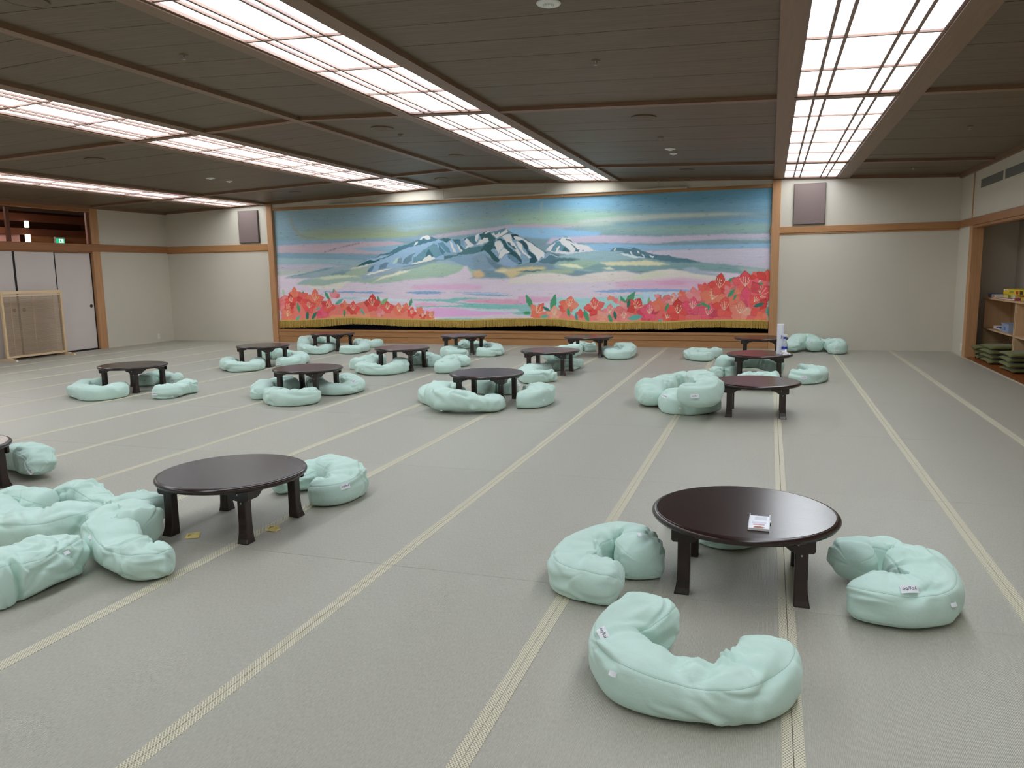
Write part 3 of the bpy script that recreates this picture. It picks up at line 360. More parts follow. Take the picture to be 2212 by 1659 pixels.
# ------------------------------------------------------------ painted stage curtain
GX,GZ=1240,310
cx0,cx1,czt=-9.765,.0,2.70
def interp(P,x): return np.interp(x,[p[0] for p in P],[p[1] for p in P])
def paint():
    X=np.linspace(cx0,cx1,GX); Z=np.linspace(.40,2.72,GZ)
    img=np.zeros((GZ,GX,3)); XX,ZZ=np.meshgrid(X,Z)
    dx=X[1]-X[0]; dz=Z[1]-Z[0]
    def fillpoly(pts,col,soft=0,jit=0):
        p=np.array(pts,float).reshape(-1,2)/1000
        m=max(.02,soft/1000*3)
        i0,i1=np.searchsorted(X,[p[:,0].min()-m,p[:,0].max()+m]); j0,j1=np.searchsorted(Z,[p[:,1].min()-m,p[:,1].max()+m])
        if i1<=i0 or j1<=j0: return
        x=XX[j0:j1,i0:i1]; z=ZZ[j0:j1,i0:i1]
        if jit:
            x=x+jit*(np.sin(z*70+x*20)+np.sin(x*37+z*31))*.6; z=z+jit*(np.sin(x*60)+np.sin(x*31+z*50))*.5
        ins=np.zeros(x.shape,bool); n=len(p)
        for k in range(n):
            ax,az=p[k]; bx,bz=p[(k+1)%n]
            if az==bz: continue
            c=((az>z)!=(bz>z))&(x<(bx-ax)*(z-az)/(bz-az)+ax); ins^=c
        a=ins.astype(float)
        if soft:
            for ax_,st in ((0,dz),(1,dx)):
                k=int(round(soft/1000*(1.0 if ax_==0 else 2.2)/st))
                if k<1: continue
                for _ in range(2):
                    c=np.cumsum(np.pad(a,[(k+1,k) if ax_==0 else (0,0),(k+1,k) if ax_==1 else (0,0)],mode='edge'),axis=ax_)
                    a=(c[2*k+1:]-c[:-2*k-1])/(2*k+1) if ax_==0 else (c[:,2*k+1:]-c[:,:-2*k-1])/(2*k+1)
        img[j0:j1,i0:i1]=img[j0:j1,i0:i1]*(1-a[...,None])+np.array(col,float)*a[...,None]
    for k,(c,so,p) in enumerate(MUR):
        if k==0: img[:]=c; continue
        fillpoly(p,c,so,.006 if so<20 else .0)
    rr=np.random.RandomState(3)
    for x,z,r,c,rot,st,n in FLW:
        if st<0:
            a=math.radians(rot); L=r*1.15; w_=r*.42; pts=[]
            for t,o in ((0,0),(.3,.8),(.6,1),(.85,.45),(1,0),(.85,-.4),(.6,-.9),(.3,-.8)):
                u=(t-.5)*2*L; v=o*w_; pts+=[x+u*math.cos(a)-v*math.sin(a),z+u*math.sin(a)+v*math.cos(a)]
            fillpoly(pts,c,0,.003)
            pts=[x-L*.8*math.cos(a)-2,z-L*.8*math.sin(a),x+L*.7*math.cos(a),z+L*.7*math.sin(a),x-L*.8*math.cos(a)+2,z-L*.8*math.sin(a)]
            fillpoly(pts,tuple(q*.8 for q in c),0)
            continue
        span=300 if n>3 else 100
        for k in range(n):
            ang=math.radians(rot+(k-(n-1)/2)*span/max(n-1,1)*1.0+rr.uniform(-8,8)); L=r*rr.uniform(1.02,1.28)*(1.0 if math.sin(ang)>-.2 else .8); w_=r*rr.uniform(.40,.5)
            cc=tuple(np.clip(np.array(c)*rr.uniform(.95,1.15)+rr.uniform(-4,18),0,255)); pts=[]
            for t,o in ((0,.15),(.2,.6),(.45,1),(.7,.85),(.9,.35),(1.05,0),(.9,-.4),(.7,-.85),(.45,-1),(.2,-.6),(0,-.15)):
                u=t*L; v=o*w_; pts+=[x+u*math.cos(ang)-v*math.sin(ang),z+u*math.sin(ang)+v*math.cos(ang)]
            fillpoly(pts,tuple(q*.86 for q in cc),0,.003)
            q=[]; 
            for m_ in range(0,len(pts),2): q+=[x+(pts[m_]-x)*.93+math.cos(ang)*r*.03,z+(pts[m_+1]-z)*.93]
            fillpoly(q,cc,0,.003)
        if st>0:
            lc=(250,205,170)
            for k in range(5):
                ang=math.radians(rot+(k-2)*24+rr.uniform(-5,5)); L=r*rr.uniform(.7,.95); bend=(k-2)*.12*r
                ox,oz=x-math.cos(math.radians(rot))*r*.15,z-math.sin(math.radians(rot))*r*.15; w_=5.5; prev=None; P=[]
                for t in (0,.35,.7,1):
                    P.append((ox+math.cos(ang)*L*t-math.sin(math.radians(rot))*bend*t*t*-1,oz+math.sin(ang)*L*t))
                up=[(a-math.sin(ang)*w_/2,b+math.cos(ang)*w_/2) for a,b in P]; dn=[(a+math.sin(ang)*w_/2,b-math.cos(ang)*w_/2) for a,b in P[::-1]]
                fillpoly([v for q in up+dn for v in q],lc,0)
                a,b=P[-1]; s_=8; fillpoly([a-s_,b,a,b+s_,a+s_,b,a,b-s_],lc,0)
    # paper grain: long horizontal strokes and speckle; scattered stains
    g=rr.normal(size=(GZ,GX)); k=12; c=np.cumsum(np.pad(g,((0,0),(k+1,k)),mode='wrap'),axis=1); st=(c[:,2*k+1:]-c[:,:-2*k-1])/math.sqrt(2*k+1)
    img+= (st*1.5+g*2.6)[...,None]
    for _ in range(260):
        x=rr.uniform(cx0,cx1); z=rr.uniform(.6,2.68); L=rr.uniform(15,55); fillpoly([x*1000-L,z*1000,x*1000,z*1000+6,x*1000+L,z*1000+2,x*1000,z*1000-7],tuple(img[np.searchsorted(Z,z),np.searchsorted(X,x)%GX]*.84),3)
    def stains(P,c,n,sz):
        for k in range(n):
            t=k/(n-1)*(len(P)-1); i=min(int(t),len(P)-2); f=t-i; x=P[i][0]*(1-f)+P[i+1][0]*f; z=P[i][1]*(1-f)+P[i+1][1]*f; s_=sz*rr.uniform(.5,1.2)
            x+=rr.uniform(-.015,.015); fillpoly([x*1000-s_*1.6,z*1000-s_*.2,x*1000,z*1000+s_*.5,x*1000+s_*1.6,z*1000+s_*.3,x*1000,z*1000-s_*.5],c,4)
    stains([(-9.36,2.55),(-9.32,2.36),(-9.2,2.2),(-9.0,2.13),(-8.85,2.13)],(128,128,112),34,26)
    stains([(-8.6,1.84),(-8.2,1.93),(-7.75,2.0)],(112,98,108),14,22)
    stains([(-4.02,2.62),(-4.03,2.35),(-4.05,2.05)],(150,150,135),14,24)
    img=np.clip(img,0,255)/255
    l=np.where(img<=.04045,img/12.92,((img+.055)/1.055)**2.4)
    return X,Z,l
X,Z,IMG=paint()
V=np.zeros((GZ,GX,3)); top=interp([(p[0],p[1]) for p in FTOP],X)-.02
for j in range(GZ):
    t=j/(GZ-1); V[j,:,0]=X; V[j,:,2]=top*(1-t)+czt*t
    V[j,:,1]=14.035+.008*np.sin(X*2.1+.5)*(1-t)+.005*np.sin(X*5.3)*(1-t)
# sample the painting at every vertex
jj=np.clip((V[:,:,2]-Z[0])/(Z[-1]-Z[0])*(GZ-1),0,GZ-1); ii=np.broadcast_to(np.arange(GX),(GZ,GX))
j0=np.floor(jj).astype(int); j1=np.minimum(j0+1,GZ-1); fr=(jj-j0)[...,None]; C=IMG[j0,ii]*(1-fr)+IMG[j1,ii]*fr
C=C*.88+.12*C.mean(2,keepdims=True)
C=C*(1.55+.75*np.clip((V[:,:,2:3]-1.2)/1.5,0,1))  # print lightened toward the top, offsetting shade under the lintel in the colour
me=bpy.data.meshes.new('curtain_cloth'); nv=GX*GZ; idx=np.arange(nv).reshape(GZ,GX)
q=np.stack([idx[:-1,:-1],idx[:-1,1:],idx[1:,1:],idx[1:,:-1]],-1).reshape(-1,4)
me.vertices.add(nv); me.vertices.foreach_set('co',V.reshape(-1)); me.loops.add(q.size); me.loops.foreach_set('vertex_index',q.reshape(-1).astype(np.int32))
me.polygons.add(len(q)); me.polygons.foreach_set('loop_start',np.arange(0,q.size,4,dtype=np.int32)); me.polygons.foreach_set('loop_total',np.full(len(q),4,dtype=np.int32))
me.update(calc_edges=True); me.polygons.foreach_set('use_smooth',[True]*len(q))
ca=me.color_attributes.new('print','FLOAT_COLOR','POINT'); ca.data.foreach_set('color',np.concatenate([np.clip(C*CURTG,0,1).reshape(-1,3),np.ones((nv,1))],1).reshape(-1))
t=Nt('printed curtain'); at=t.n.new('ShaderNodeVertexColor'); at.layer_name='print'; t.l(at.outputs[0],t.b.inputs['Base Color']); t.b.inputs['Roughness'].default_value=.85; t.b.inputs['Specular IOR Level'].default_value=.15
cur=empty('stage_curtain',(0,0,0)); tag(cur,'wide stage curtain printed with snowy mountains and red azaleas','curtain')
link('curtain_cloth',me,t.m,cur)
# solid back hem so the cloth has a thickness
MB().box(cx0,cx1,14.052,14.056,.55,czt).build('lining',M['void'],cur)
# fringe strands
F=MB(); rr=np.random.RandomState(5); x=cx0+.003
while x<cx1-.004:
    zt=float(interp(FTOP,x)); zb=float(interp(FBOT,x))+rr.uniform(-.008,.006); wdt=rr.uniform(.0035,.0055); y=14.027+.008*math.sin(x*2.1+.5)+rr.uniform(-.006,.006); dx_=rr.uniform(-.004,.004); i=len(F.v)
    F.v+=[(x-wdt,y,zt),(x+wdt,y,zt),(x,y-.006,zt),(x-wdt*.8+dx_,y,zb),(x+wdt*.8+dx_,y,zb),(x+dx_,y-.006,zb)]
    F.f+=[(i,i+2,i+5,i+3),(i+2,i+1,i+4,i+5),(i+1,i,i+3,i+4),(i+3,i+5,i+4)]
    x+=wdt*1.75
g=F.build('fringe',M['gold'],cur); g['kind']='stuff'
hb=MB(); xs=np.linspace(cx0,cx1,90)
for a,b in zip(xs[:-1],xs[1:]):
    za,zb=float(interp(FTOP,a)),float(interp(FTOP,b)); ya,yb=14.027+.008*math.sin(a*2.1+.5),14.027+.008*math.sin(b*2.1+.5)
    hb.hexa([(a,ya-.010,za-.022),(b,yb-.010,zb-.022),(b,yb+.004,zb-.022),(a,ya+.004,za-.022),(a,ya-.010,za+.003),(b,yb-.010,zb+.003),(b,yb+.004,zb+.003),(a,ya+.004,za+.003)])
hb.build('fringe_braid',M['gold'],cur)
CUSH=[
('U-shaped mint cushion lying nearest the camera, front of the table with the card', 1, [(-0.346, 2.753, 0.125, 0.093), (-0.385, 2.641, 0.12, 0.107), (-0.445, 2.521, 0.079, 0.11), (-0.378, 2.395, 0.079, 0.11), (-0.237, 2.335, 0.079, 0.11), (-0.103, 2.34, 0.079, 0.11), (-0.023, 2.439, 0.079, 0.11), (0.007, 2.56, 0.079, 0.11), (0.002, 2.637, 0.11, 0.098)], [(-0.497, 2.463, 0.15, 1), (-0.445, 2.365, 0.07, 0)]),
('kidney-shaped mint cushion left of the table with the card', 2, [(-0.549, 3.091, 0.074, 0.102), (-0.64, 3.103, 0.079, 0.11), (-0.762, 3.175, 0.079, 0.11), (-0.775, 3.358, 0.079, 0.11), (-0.686, 3.476, 0.079, 0.11), (-0.577, 3.483, 0.079, 0.11), (-0.492, 3.309, 0.084, 0.116)], [(-0.52, 3.38, 0.19, 0)]),
('curled mint cushion with a knobbly arm, right of the table with the card', 3, [(0.365, 3.495, 0.1, 0.093), (0.42, 3.58, 0.11, 0.102), (0.541, 3.601, 0.079, 0.11), (0.612, 3.47, 0.079, 0.11), (0.611, 3.285, 0.079, 0.11), (0.522, 3.214, 0.079, 0.11), (0.432, 3.215, 0.079, 0.11), (0.366, 3.262, 0.067, 0.093)], [(0.535, 3.131, 0.16, 1), (0.704, 3.228, 0.08, 0)]),
('mint cushion almost hidden behind the table with the card', 4, [(-0.432, 4.233, 0.064, 0.088), (-0.262, 3.954, 0.064, 0.088), (-0.124, 3.926, 0.064, 0.088), (0.008, 4.105, 0.064, 0.088), (0.079, 4.416, 0.064, 0.088)], []),
('mint cushion behind the right legs of the large left table', 5, [(-2.955, 4.06, 0.06, 0.074), (-2.868, 4.195, 0.06, 0.084), (-2.812, 4.411, 0.077, 0.107), (-2.547, 4.24, 0.077, 0.107), (-2.492, 4.035, 0.077, 0.107), (-2.632, 3.979, 0.07, 0.098)], [(-2.365, 3.949, 0.13, 1)]),
('twisted mint cushion at the back of the left pile', 6, [(-4.03, 3.442, 0.084, 0.116), (-3.819, 3.47, 0.08, 0.112), (-3.542, 3.389, 0.06, 0.074), (-3.31, 3.321, 0.12, 0.112), (-3.285, 3.436, 0.077, 0.107)], []),
('curved mint cushion at the left edge, middle of the left pile', 7, [(-3.818, 3.219, 0.09, 0.125), (-3.981, 3.182, 0.11, 0.116), (-4.052, 3.095, 0.084, 0.116), (-3.772, 2.923, 0.084, 0.116), (-3.557, 2.93, 0.084, 0.116), (-3.477, 3.04, 0.09, 0.125), (-3.515, 3.195, 0.06, 0.084)], [(-3.849, 3.007, 0.2, 1)]),
('lowest mint cushion of the left pile, cut off by the left edge', 8, [(-3.157, 2.229, 0.094, 0.13), (-3.142, 2.362, 0.094, 0.13), (-3.114, 2.461, 0.094, 0.13), (-3.122, 2.598, 0.094, 0.13), (-3.168, 2.712, 0.077, 0.107)], [(-2.96, 2.542, 0.16, 0)]),
('knotted mint cushion beside the front left leg of the large left table', 9, [(-2.96, 2.976, 0.13, 0.116), (-3.109, 3.033, 0.14, 0.135), (-3.102, 2.942, 0.12, 0.116), (-2.904, 2.795, 0.09, 0.098), (-2.724, 2.752, 0.08, 0.093), (-2.634, 2.844, 0.085, 0.088)], [(-3.181, 2.884, 0.1, 0)]),
('rumpled mint cushion behind the table cut off at the left edge', 10, [(-5.412, 4.24, 0.074, 0.102), (-4.878, 4.019, 0.12, 0.116), (-4.75, 3.937, 0.067, 0.093)], [(-4.66, 3.802, 0.1, 1)]),
('mint cushion front left of the leftmost whole table', 11, [(-7.838, 7.554, 0.067, 0.093), (-7.961, 7.347, 0.067, 0.093), (-7.686, 6.994, 0.067, 0.093), (-7.297, 6.876, 0.067, 0.093), (-7.223, 7.089, 0.067, 0.093), (-7.477, 7.384, 0.067, 0.093)], [(-7.464, 6.684, 0.05, 0)]),
('mint cushion behind the leftmost whole table', 12, [(-7.563, 7.884, 0.067, 0.093), (-7.643, 8.242, 0.067, 0.093), (-7.249, 8.111, 0.067, 0.093)], [(-7.061, 7.821, 0.1, 1)]),
('mint cushion right of the leftmost whole table', 13, [(-6.738, 7.16, 0.067, 0.093), (-6.574, 7.195, 0.067, 0.093), (-6.599, 7.462, 0.067, 0.093), (-6.573, 7.64, 0.074, 0.102)], [(-6.548, 6.967, 0.09, 1), (-6.317, 6.97, 0.05, 0)]),
('mint cushion front left of the table at the left end of the second row', 14, [(-7.877, 10.009, 0.067, 0.093), (-7.676, 9.653, 0.067, 0.093), (-7.336, 9.442, 0.067, 0.093), (-7.164, 9.628, 0.067, 0.093), (-7.416, 10.022, 0.067, 0.093)], [(-7.461, 9.254, 0.05, 0)]),
('mint cushion right of the table at the left end of the second row', 15, [(-7.097, 10.1, 0.06, 0.084), (-6.861, 10.089, 0.067, 0.093), (-7.009, 10.585, 0.067, 0.093), (-7.465, 11.009, 0.067, 0.093), (-7.567, 10.801, 0.067, 0.093)], [(-6.839, 9.728, 0.09, 1)]),
('mint cushion seen through the table legs at the left end of the second row', 16, [(-7.997, 10.927, 0.067, 0.093), (-7.902, 11.083, 0.067, 0.093), (-7.672, 11.066, 0.067, 0.093)], []),
('mint cushion behind the left legs of the second table of the middle left column', 17, [(-5.382, 7.274, 0.067, 0.093), (-5.588, 7.666, 0.067, 0.093), (-5.57, 7.961, 0.067, 0.093), (-5.327, 7.836, 0.067, 0.093)], []),
('plump mint cushion front of the second table of the middle left column', 18, [(-5.189, 7.455, 0.07, 0.098), (-5.153, 7.204, 0.07, 0.098), (-4.875, 7.061, 0.07, 0.098), (-4.711, 7.163, 0.07, 0.098), (-4.819, 7.402, 0.07, 0.098)], [(-5.016, 6.858, 0.05, 0)]),
('mint cushion right of the second table of the middle left column', 19, [(-5.294, 8.226, 0.067, 0.093), (-4.945, 7.863, 0.067, 0.093), (-4.65, 7.821, 0.067, 0.093), (-4.706, 8.193, 0.067, 0.093), (-5.038, 8.544, 0.067, 0.093)], [(-4.498, 7.817, 0.16, 1)]),
('folded mint cushion behind the left legs of the far left table by the stage', 20, [(-8.247, 12.589, 0.067, 0.093), (-8.466, 12.883, 0.12, 0.093), (-8.762, 13.857, 0.067, 0.093), (-8.218, 13.638, 0.067, 0.093)], []),
('mint cushion front left of the far left table by the stage', 21, [(-8.081, 12.467, 0.064, 0.088), (-7.955, 12.099, 0.064, 0.088), (-7.482, 11.881, 0.064, 0.088), (-7.683, 12.591, 0.064, 0.088)], []),
('mint cushion front right of the far left table by the stage', 22, [(-7.167, 12.108, 0.064, 0.088), (-6.886, 12.014, 0.064, 0.088), (-6.984, 12.555, 0.064, 0.088), (-7.371, 13.015, 0.064, 0.088)], [(-7.117, 12.076, 0.1, 1)]),
('mint cushion farthest right of the far left table, against the stage step', 23, [(-7.712, 13.588, 0.06, 0.084), (-7.206, 13.12, 0.06, 0.084), (-7.078, 13.4, 0.06, 0.084)], []),
('mint cushion behind the left legs of the third table of the middle left column', 24, [(-5.672, 9.941, 0.067, 0.093), (-5.816, 10.527, 0.067, 0.093), (-5.572, 10.692, 0.067, 0.093)], []),
('mint cushion front of the third table of the middle left column', 25, [(-5.504, 10.15, 0.07, 0.098), (-5.382, 9.641, 0.07, 0.098), (-5.039, 9.526, 0.07, 0.098), (-4.931, 9.796, 0.07, 0.098), (-5.073, 10.19, 0.07, 0.098)], [(-5.316, 9.47, 0.08, 0)]),
('mint cushion behind the right legs of the third table of the middle left column', 26, [(-5.22, 10.721, 0.074, 0.102), (-4.898, 10.749, 0.074, 0.102), (-4.644, 10.518, 0.074, 0.102)], []),
('mint cushion standing apart right of the third table of the middle left column', 27, [(-4.212, 10.174, 0.07, 0.098), (-4.269, 9.867, 0.07, 0.098), (-4.379, 10.255, 0.07, 0.098), (-4.457, 10.8, 0.07, 0.098), (-4.232, 10.604, 0.07, 0.098)], []),
('mint cushion front left of the stage-side table left of centre', 28, [(-5.071, 12.341, 0.064, 0.088), (-5.052, 11.845, 0.064, 0.088), (-4.806, 11.697, 0.064, 0.088), (-4.767, 11.925, 0.064, 0.088)], []),
('mint cushion front right of the stage-side table left of centre', 29, [(-4.575, 11.986, 0.064, 0.088), (-4.356, 12.031, 0.064, 0.088), (-4.359, 12.421, 0.064, 0.088), (-4.737, 12.917, 0.064, 0.088), (-4.898, 12.745, 0.064, 0.088)], [(-4.442, 11.839, 0.12, 1), (-4.22, 11.776, 0.1, 0)]),
('mint cushion behind the stage-side table left of centre', 30, [(-5.303, 13.017, 0.06, 0.084), (-5.189, 13.369, 0.06, 0.084), (-4.889, 13.244, 0.06, 0.084)], []),
('mint cushion left of the central table', 31, [(-3.035, 7.361, 0.07, 0.098), (-3.354, 7.469, 0.07, 0.098), (-3.486, 7.693, 0.07, 0.098), (-3.414, 7.982, 0.07, 0.098), (-3.215, 7.883, 0.07, 0.098)], []),
('long mint cushion front of the central table', 32, [(-3.185, 7.312, 0.236, 0.102), (-3.14, 7.133, 0.156, 0.102), (-2.873, 7.032, 0.131, 0.102), (-2.628, 7.155, 0.074, 0.102), (-2.673, 7.391, 0.074, 0.102)], [(-2.977, 6.804, 0.06, 0)]),
('round mint cushion right of the central table', 33, [(-2.442, 7.514, 0.08, 0.112), (-2.289, 7.556, 0.08, 0.112), (-2.265, 7.853, 0.08, 0.112), (-2.458, 8.128, 0.08, 0.112)], [(-2.338, 7.489, 0.13, 1), (-2.136, 7.453, 0.1, 0)]),
('mint cushion seen behind the legs of the central table', 34, [(-3.073, 8.172, 0.07, 0.098), (-2.963, 8.36, 0.07, 0.098), (-2.691, 8.339, 0.07, 0.098)], [(-2.539, 7.955, 0.16, 1)]),
('mint cushion front left of the table right of centre in the third row', 35, [(-2.864, 10.124, 0.07, 0.098), (-2.947, 9.625, 0.07, 0.098), (-2.808, 9.192, 0.07, 0.098), (-2.718, 9.286, 0.07, 0.098), (-2.585, 9.478, 0.07, 0.098)], []),
('upper mint cushion stacked behind the table right of centre in the third row', 36, [(-3.117, 11.133, 0.129, 0.093), (-2.725, 10.705, 0.227, 0.093), (-2.619, 10.955, 0.253, 0.093)], []),
('lower mint cushion stacked behind the table right of centre in the third row', 37, [(-2.984, 10.64, 0.067, 0.093), (-2.715, 10.583, 0.067, 0.093), (-2.559, 10.877, 0.067, 0.093)], []),
('pinched mint cushion behind the stage-side table right of centre', 38, [(-3.205, 13.083, 0.067, 0.093), (-3.06, 13.183, 0.067, 0.093), (-3.002, 13.199, 0.05, 0.056), (-2.91, 13.128, 0.067, 0.093), (-2.793, 13.146, 0.067, 0.093)], []),
('curled mint cushion right of the stage-side table right of centre', 39, [(-2.332, 12.432, 0.067, 0.093), (-2.466, 12.533, 0.067, 0.093), (-2.278, 11.976, 0.067, 0.093), (-2.116, 12.2, 0.067, 0.093), (-2.217, 12.883, 0.067, 0.093), (-2.455, 13.07, 0.067, 0.093)], []),
('single mint cushion lying between tables in front of the stage step', 40, [(-0.782, 11.904, 0.067, 0.093), (-1.082, 12.095, 0.067, 0.093), (-1.097, 12.475, 0.067, 0.093), (-0.879, 12.381, 0.067, 0.093), (-0.744, 12.623, 0.057, 0.079)], []),
('mint cushion behind the table with the spray bottle', 41, [(-0.485, 11.435, 0.067, 0.093), (-0.23, 11.321, 0.067, 0.093), (0.045, 11.584, 0.067, 0.093)], []),
('wrinkled mint cushion arching under the table with the spray bottle', 42, [(-0.559, 10.456, 0.104, 0.107), (-0.42, 10.711, 0.143, 0.107), (-0.123, 10.77, 0.149, 0.107), (0.195, 10.65, 0.077, 0.107)], []),
('low mint cushion left of the table with the spray bottle', 43, [(-0.656, 10.093, 0.06, 0.084), (-0.532, 10.223, 0.06, 0.084), (-0.37, 10.126, 0.06, 0.084)], []),
('mint cushion just behind the top of the table beside the big pile', 44, [(-0.327, 9.196, 0.1, 0.093), (-0.082, 9.183, 0.12, 0.093), (0.14, 9.157, 0.12, 0.093)], []),
('doubled mint cushion right of the table with the spray bottle', 45, [(0.378, 10.482, 0.07, 0.098), (0.55, 10.519, 0.07, 0.098), (0.584, 10.096, 0.07, 0.098), (0.42, 9.825, 0.07, 0.098), (0.261, 9.86, 0.07, 0.098)], [(0.407, 9.618, 0.1, 1), (0.538, 9.467, 0.07, 0)]),
('back left mint cushion of the pile beside the right middle table', 46, [(-0.802, 8.572, 0.17, 0.102), (-1.003, 8.461, 0.16, 0.116), (-1.13, 8.057, 0.12, 0.116), (-1.098, 7.727, 0.1, 0.102)], []),
('bottom mint cushion of the pile beside the right middle table', 47, [(-0.757, 7.981, 0.12, 0.084), (-0.873, 7.87, 0.077, 0.107), (-0.826, 7.566, 0.077, 0.107), (-0.633, 7.56, 0.077, 0.107), (-0.48, 7.748, 0.077, 0.107)], [(-0.954, 7.744, 0.12, 1), (-0.776, 7.459, 0.05, 0)]),
('top mint cushion of the pile beside the right middle table, one corner up', 48, [(-0.66, 7.597, 0.4, 0.079), (-0.625, 7.511, 0.34, 0.102), (-0.559, 7.385, 0.27, 0.121), (-0.599, 7.193, 0.25, 0.126), (-0.737, 7.272, 0.25, 0.112)], [(-0.567, 6.885, 0.28, 1)]),
('pleated mint cushion heaped against the right back wall', 49, [(0.336, 13.342, 0.08, 0.093), (0.452, 13.61, 0.13, 0.116), (0.647, 13.745, 0.15, 0.13), (0.767, 13.495, 0.1, 0.112)], [(0.629, 13.284, 0.2, 1)]),
('mint cushion at the right end of the heap against the right back wall', 50, [(0.867, 13.857, 0.1, 0.093), (1.015, 13.596, 0.11, 0.121), (1.087, 13.362, 0.09, 0.112), (0.931, 13.246, 0.07, 0.084)], [(1.042, 13.267, 0.05, 1)])]
# ------------------------------------------------------------ low round tables
TZ,TR=.316,.402
def make_table(label):
    t=empty('low_round_table'); tag(t,label,'table','low round lacquered tables')
    prof=[(0.0,TZ-.034),(.375,TZ-.034),(.388,TZ-.033),(.397,TZ-.027),(TR,TZ-.018),(.4015,TZ-.011),(.397,TZ-.005),(.390,TZ-.0015),(.386,TZ-.0008),(.3845,TZ-.002),(.383,TZ-.0005),(.381,TZ),(.3795,TZ),(.2,TZ),(0.0,TZ)]
    MB().lathe(prof,n=96,cap=False).build('tabletop',M['lacq'],t,True)
    for sx in (-1,1):
        for sy in (-1,1):
            # leg with a splayed foot
            sec=[]; lw=.026
            for z,fx,fy,g in ((.285,0,0,0),(.10,0,0,0),(.055,.002,.004,0),(.025,.006,.011,.001),(.006,.011,.018,.002),(0,.012,.019,.001)):
                cx=sx*(.236); cy=sy*(.222)
                xi,xo=cx-sx*lw,cx+sx*(lw+fx); yi,yo=cy-sy*lw,cy+sy*(lw+fy)
                x0,x1=sorted((xi,xo)); y0,y1=sorted((yi,yo)); c=.004
                sec.append([(x0+c,y0,z),(x1-c,y0,z),(x1,y0+c,z),(x1,y1-c,z),(x1-c,y1,z),(x0+c,y1,z),(x0,y1-c,z),(x0,y0+c,z)])
            m=MB(); m.v=[p for s in sec for p in s]
            for k in range(len(sec)-1):
                for a in range(8): m.f.append((k*8+a,(k+1)*8+a,(k+1)*8+(a+1)%8,k*8+(a+1)%8))
            m.f.append(tuple(range(8))); m.f.append(tuple(range(len(m.v)-8,len(m.v)))[::-1])
            lg=m.build('leg',M['lacq'],t)
            if sx>0:
                yb=sy*(.222+lw); MB().tube((sx*.236,yb,.215),(sx*.236,yb+sy*.003,.215),.0042,10).build('bolt',M['steel'],lg)
            # ogee corner brackets along both directions
            def og(u0,s):    # profile in (u,z), running inward from the corner
                P=[(0,.283),(0,.237),(.008,.229),(.075,.228),(.090,.231),(.103,.239),(.117,.250),(.132,.256),(.150,.257),(.158,.262),(.162,.283)]
                return [(u0+s*a,b) for a,b in P]
            yo=sy*(.222+lw+.008)
            a,b=sorted((yo,yo-sy*.016)); MB().prism(og(sx*.288,-sx),'y',a,b).build('corner_bracket',M['lacq'],t)
            xo=sx*(.236+lw+.012)
            a,b=sorted((xo,xo-sx*.014)); MB().prism(og(sy*.240,-sy),'x',a,b).build('corner_bracket',M['lacq'],t)
            if sx>0:
                MB().tube((sx*.222,yo,.262),(sx*.222,yo+sy*.002,.262),.0035,8).build('screw_cap',M['steel'],t)
    return t
TAB=[(-.079,3.49,'dark round table with a small white card on it, nearest the camera'),(-2.80,3.50,'large looking dark round table on the left with yellow slips beside it'),
(-.09,7.679,'dark round table beside the big cushion pile, right middle'),(-.096,10.20,'dark round table carrying the spray bottle and tall white box'),(-.103,12.60,'dark round table partly hidden behind the spray bottle'),
(-2.859,7.781,'dark round table in the middle ringed by four cushions'),(-2.821,10.195,'dark round table right of centre with two stacked cushions behind it'),(-2.788,12.45,'dark round table right of centre nearest the stage step'),
(-5.064,10.229,'third dark round table of the middle left column'),(-4.985,12.45,'dark round table left of centre nearest the stage step'),(-5.081,7.792,'second dark round table of the middle left column, cushions on three sides'),
(-7.454,10.23,'dark round table at the left end of the second row from the stage'),(-7.649,12.60,'dark round table farthest left beside the stage step'),(-7.49,7.644,'leftmost whole dark round table with three cushions'),
(-5.10,3.53,'dark round table cut off by the left edge of the photo')]
def copy_tree(o,parent=None):
    c=o.copy(); COL.objects.link(c); c.parent=parent
    for ch in o.children: copy_tree(ch,c)
    return c
t0=make_table(TAB[0][2])
for k,(x,y,lab) in enumerate(TAB):
    t=t0 if k==0 else copy_tree(t0); t.location=(x,y,0); t['label']=lab
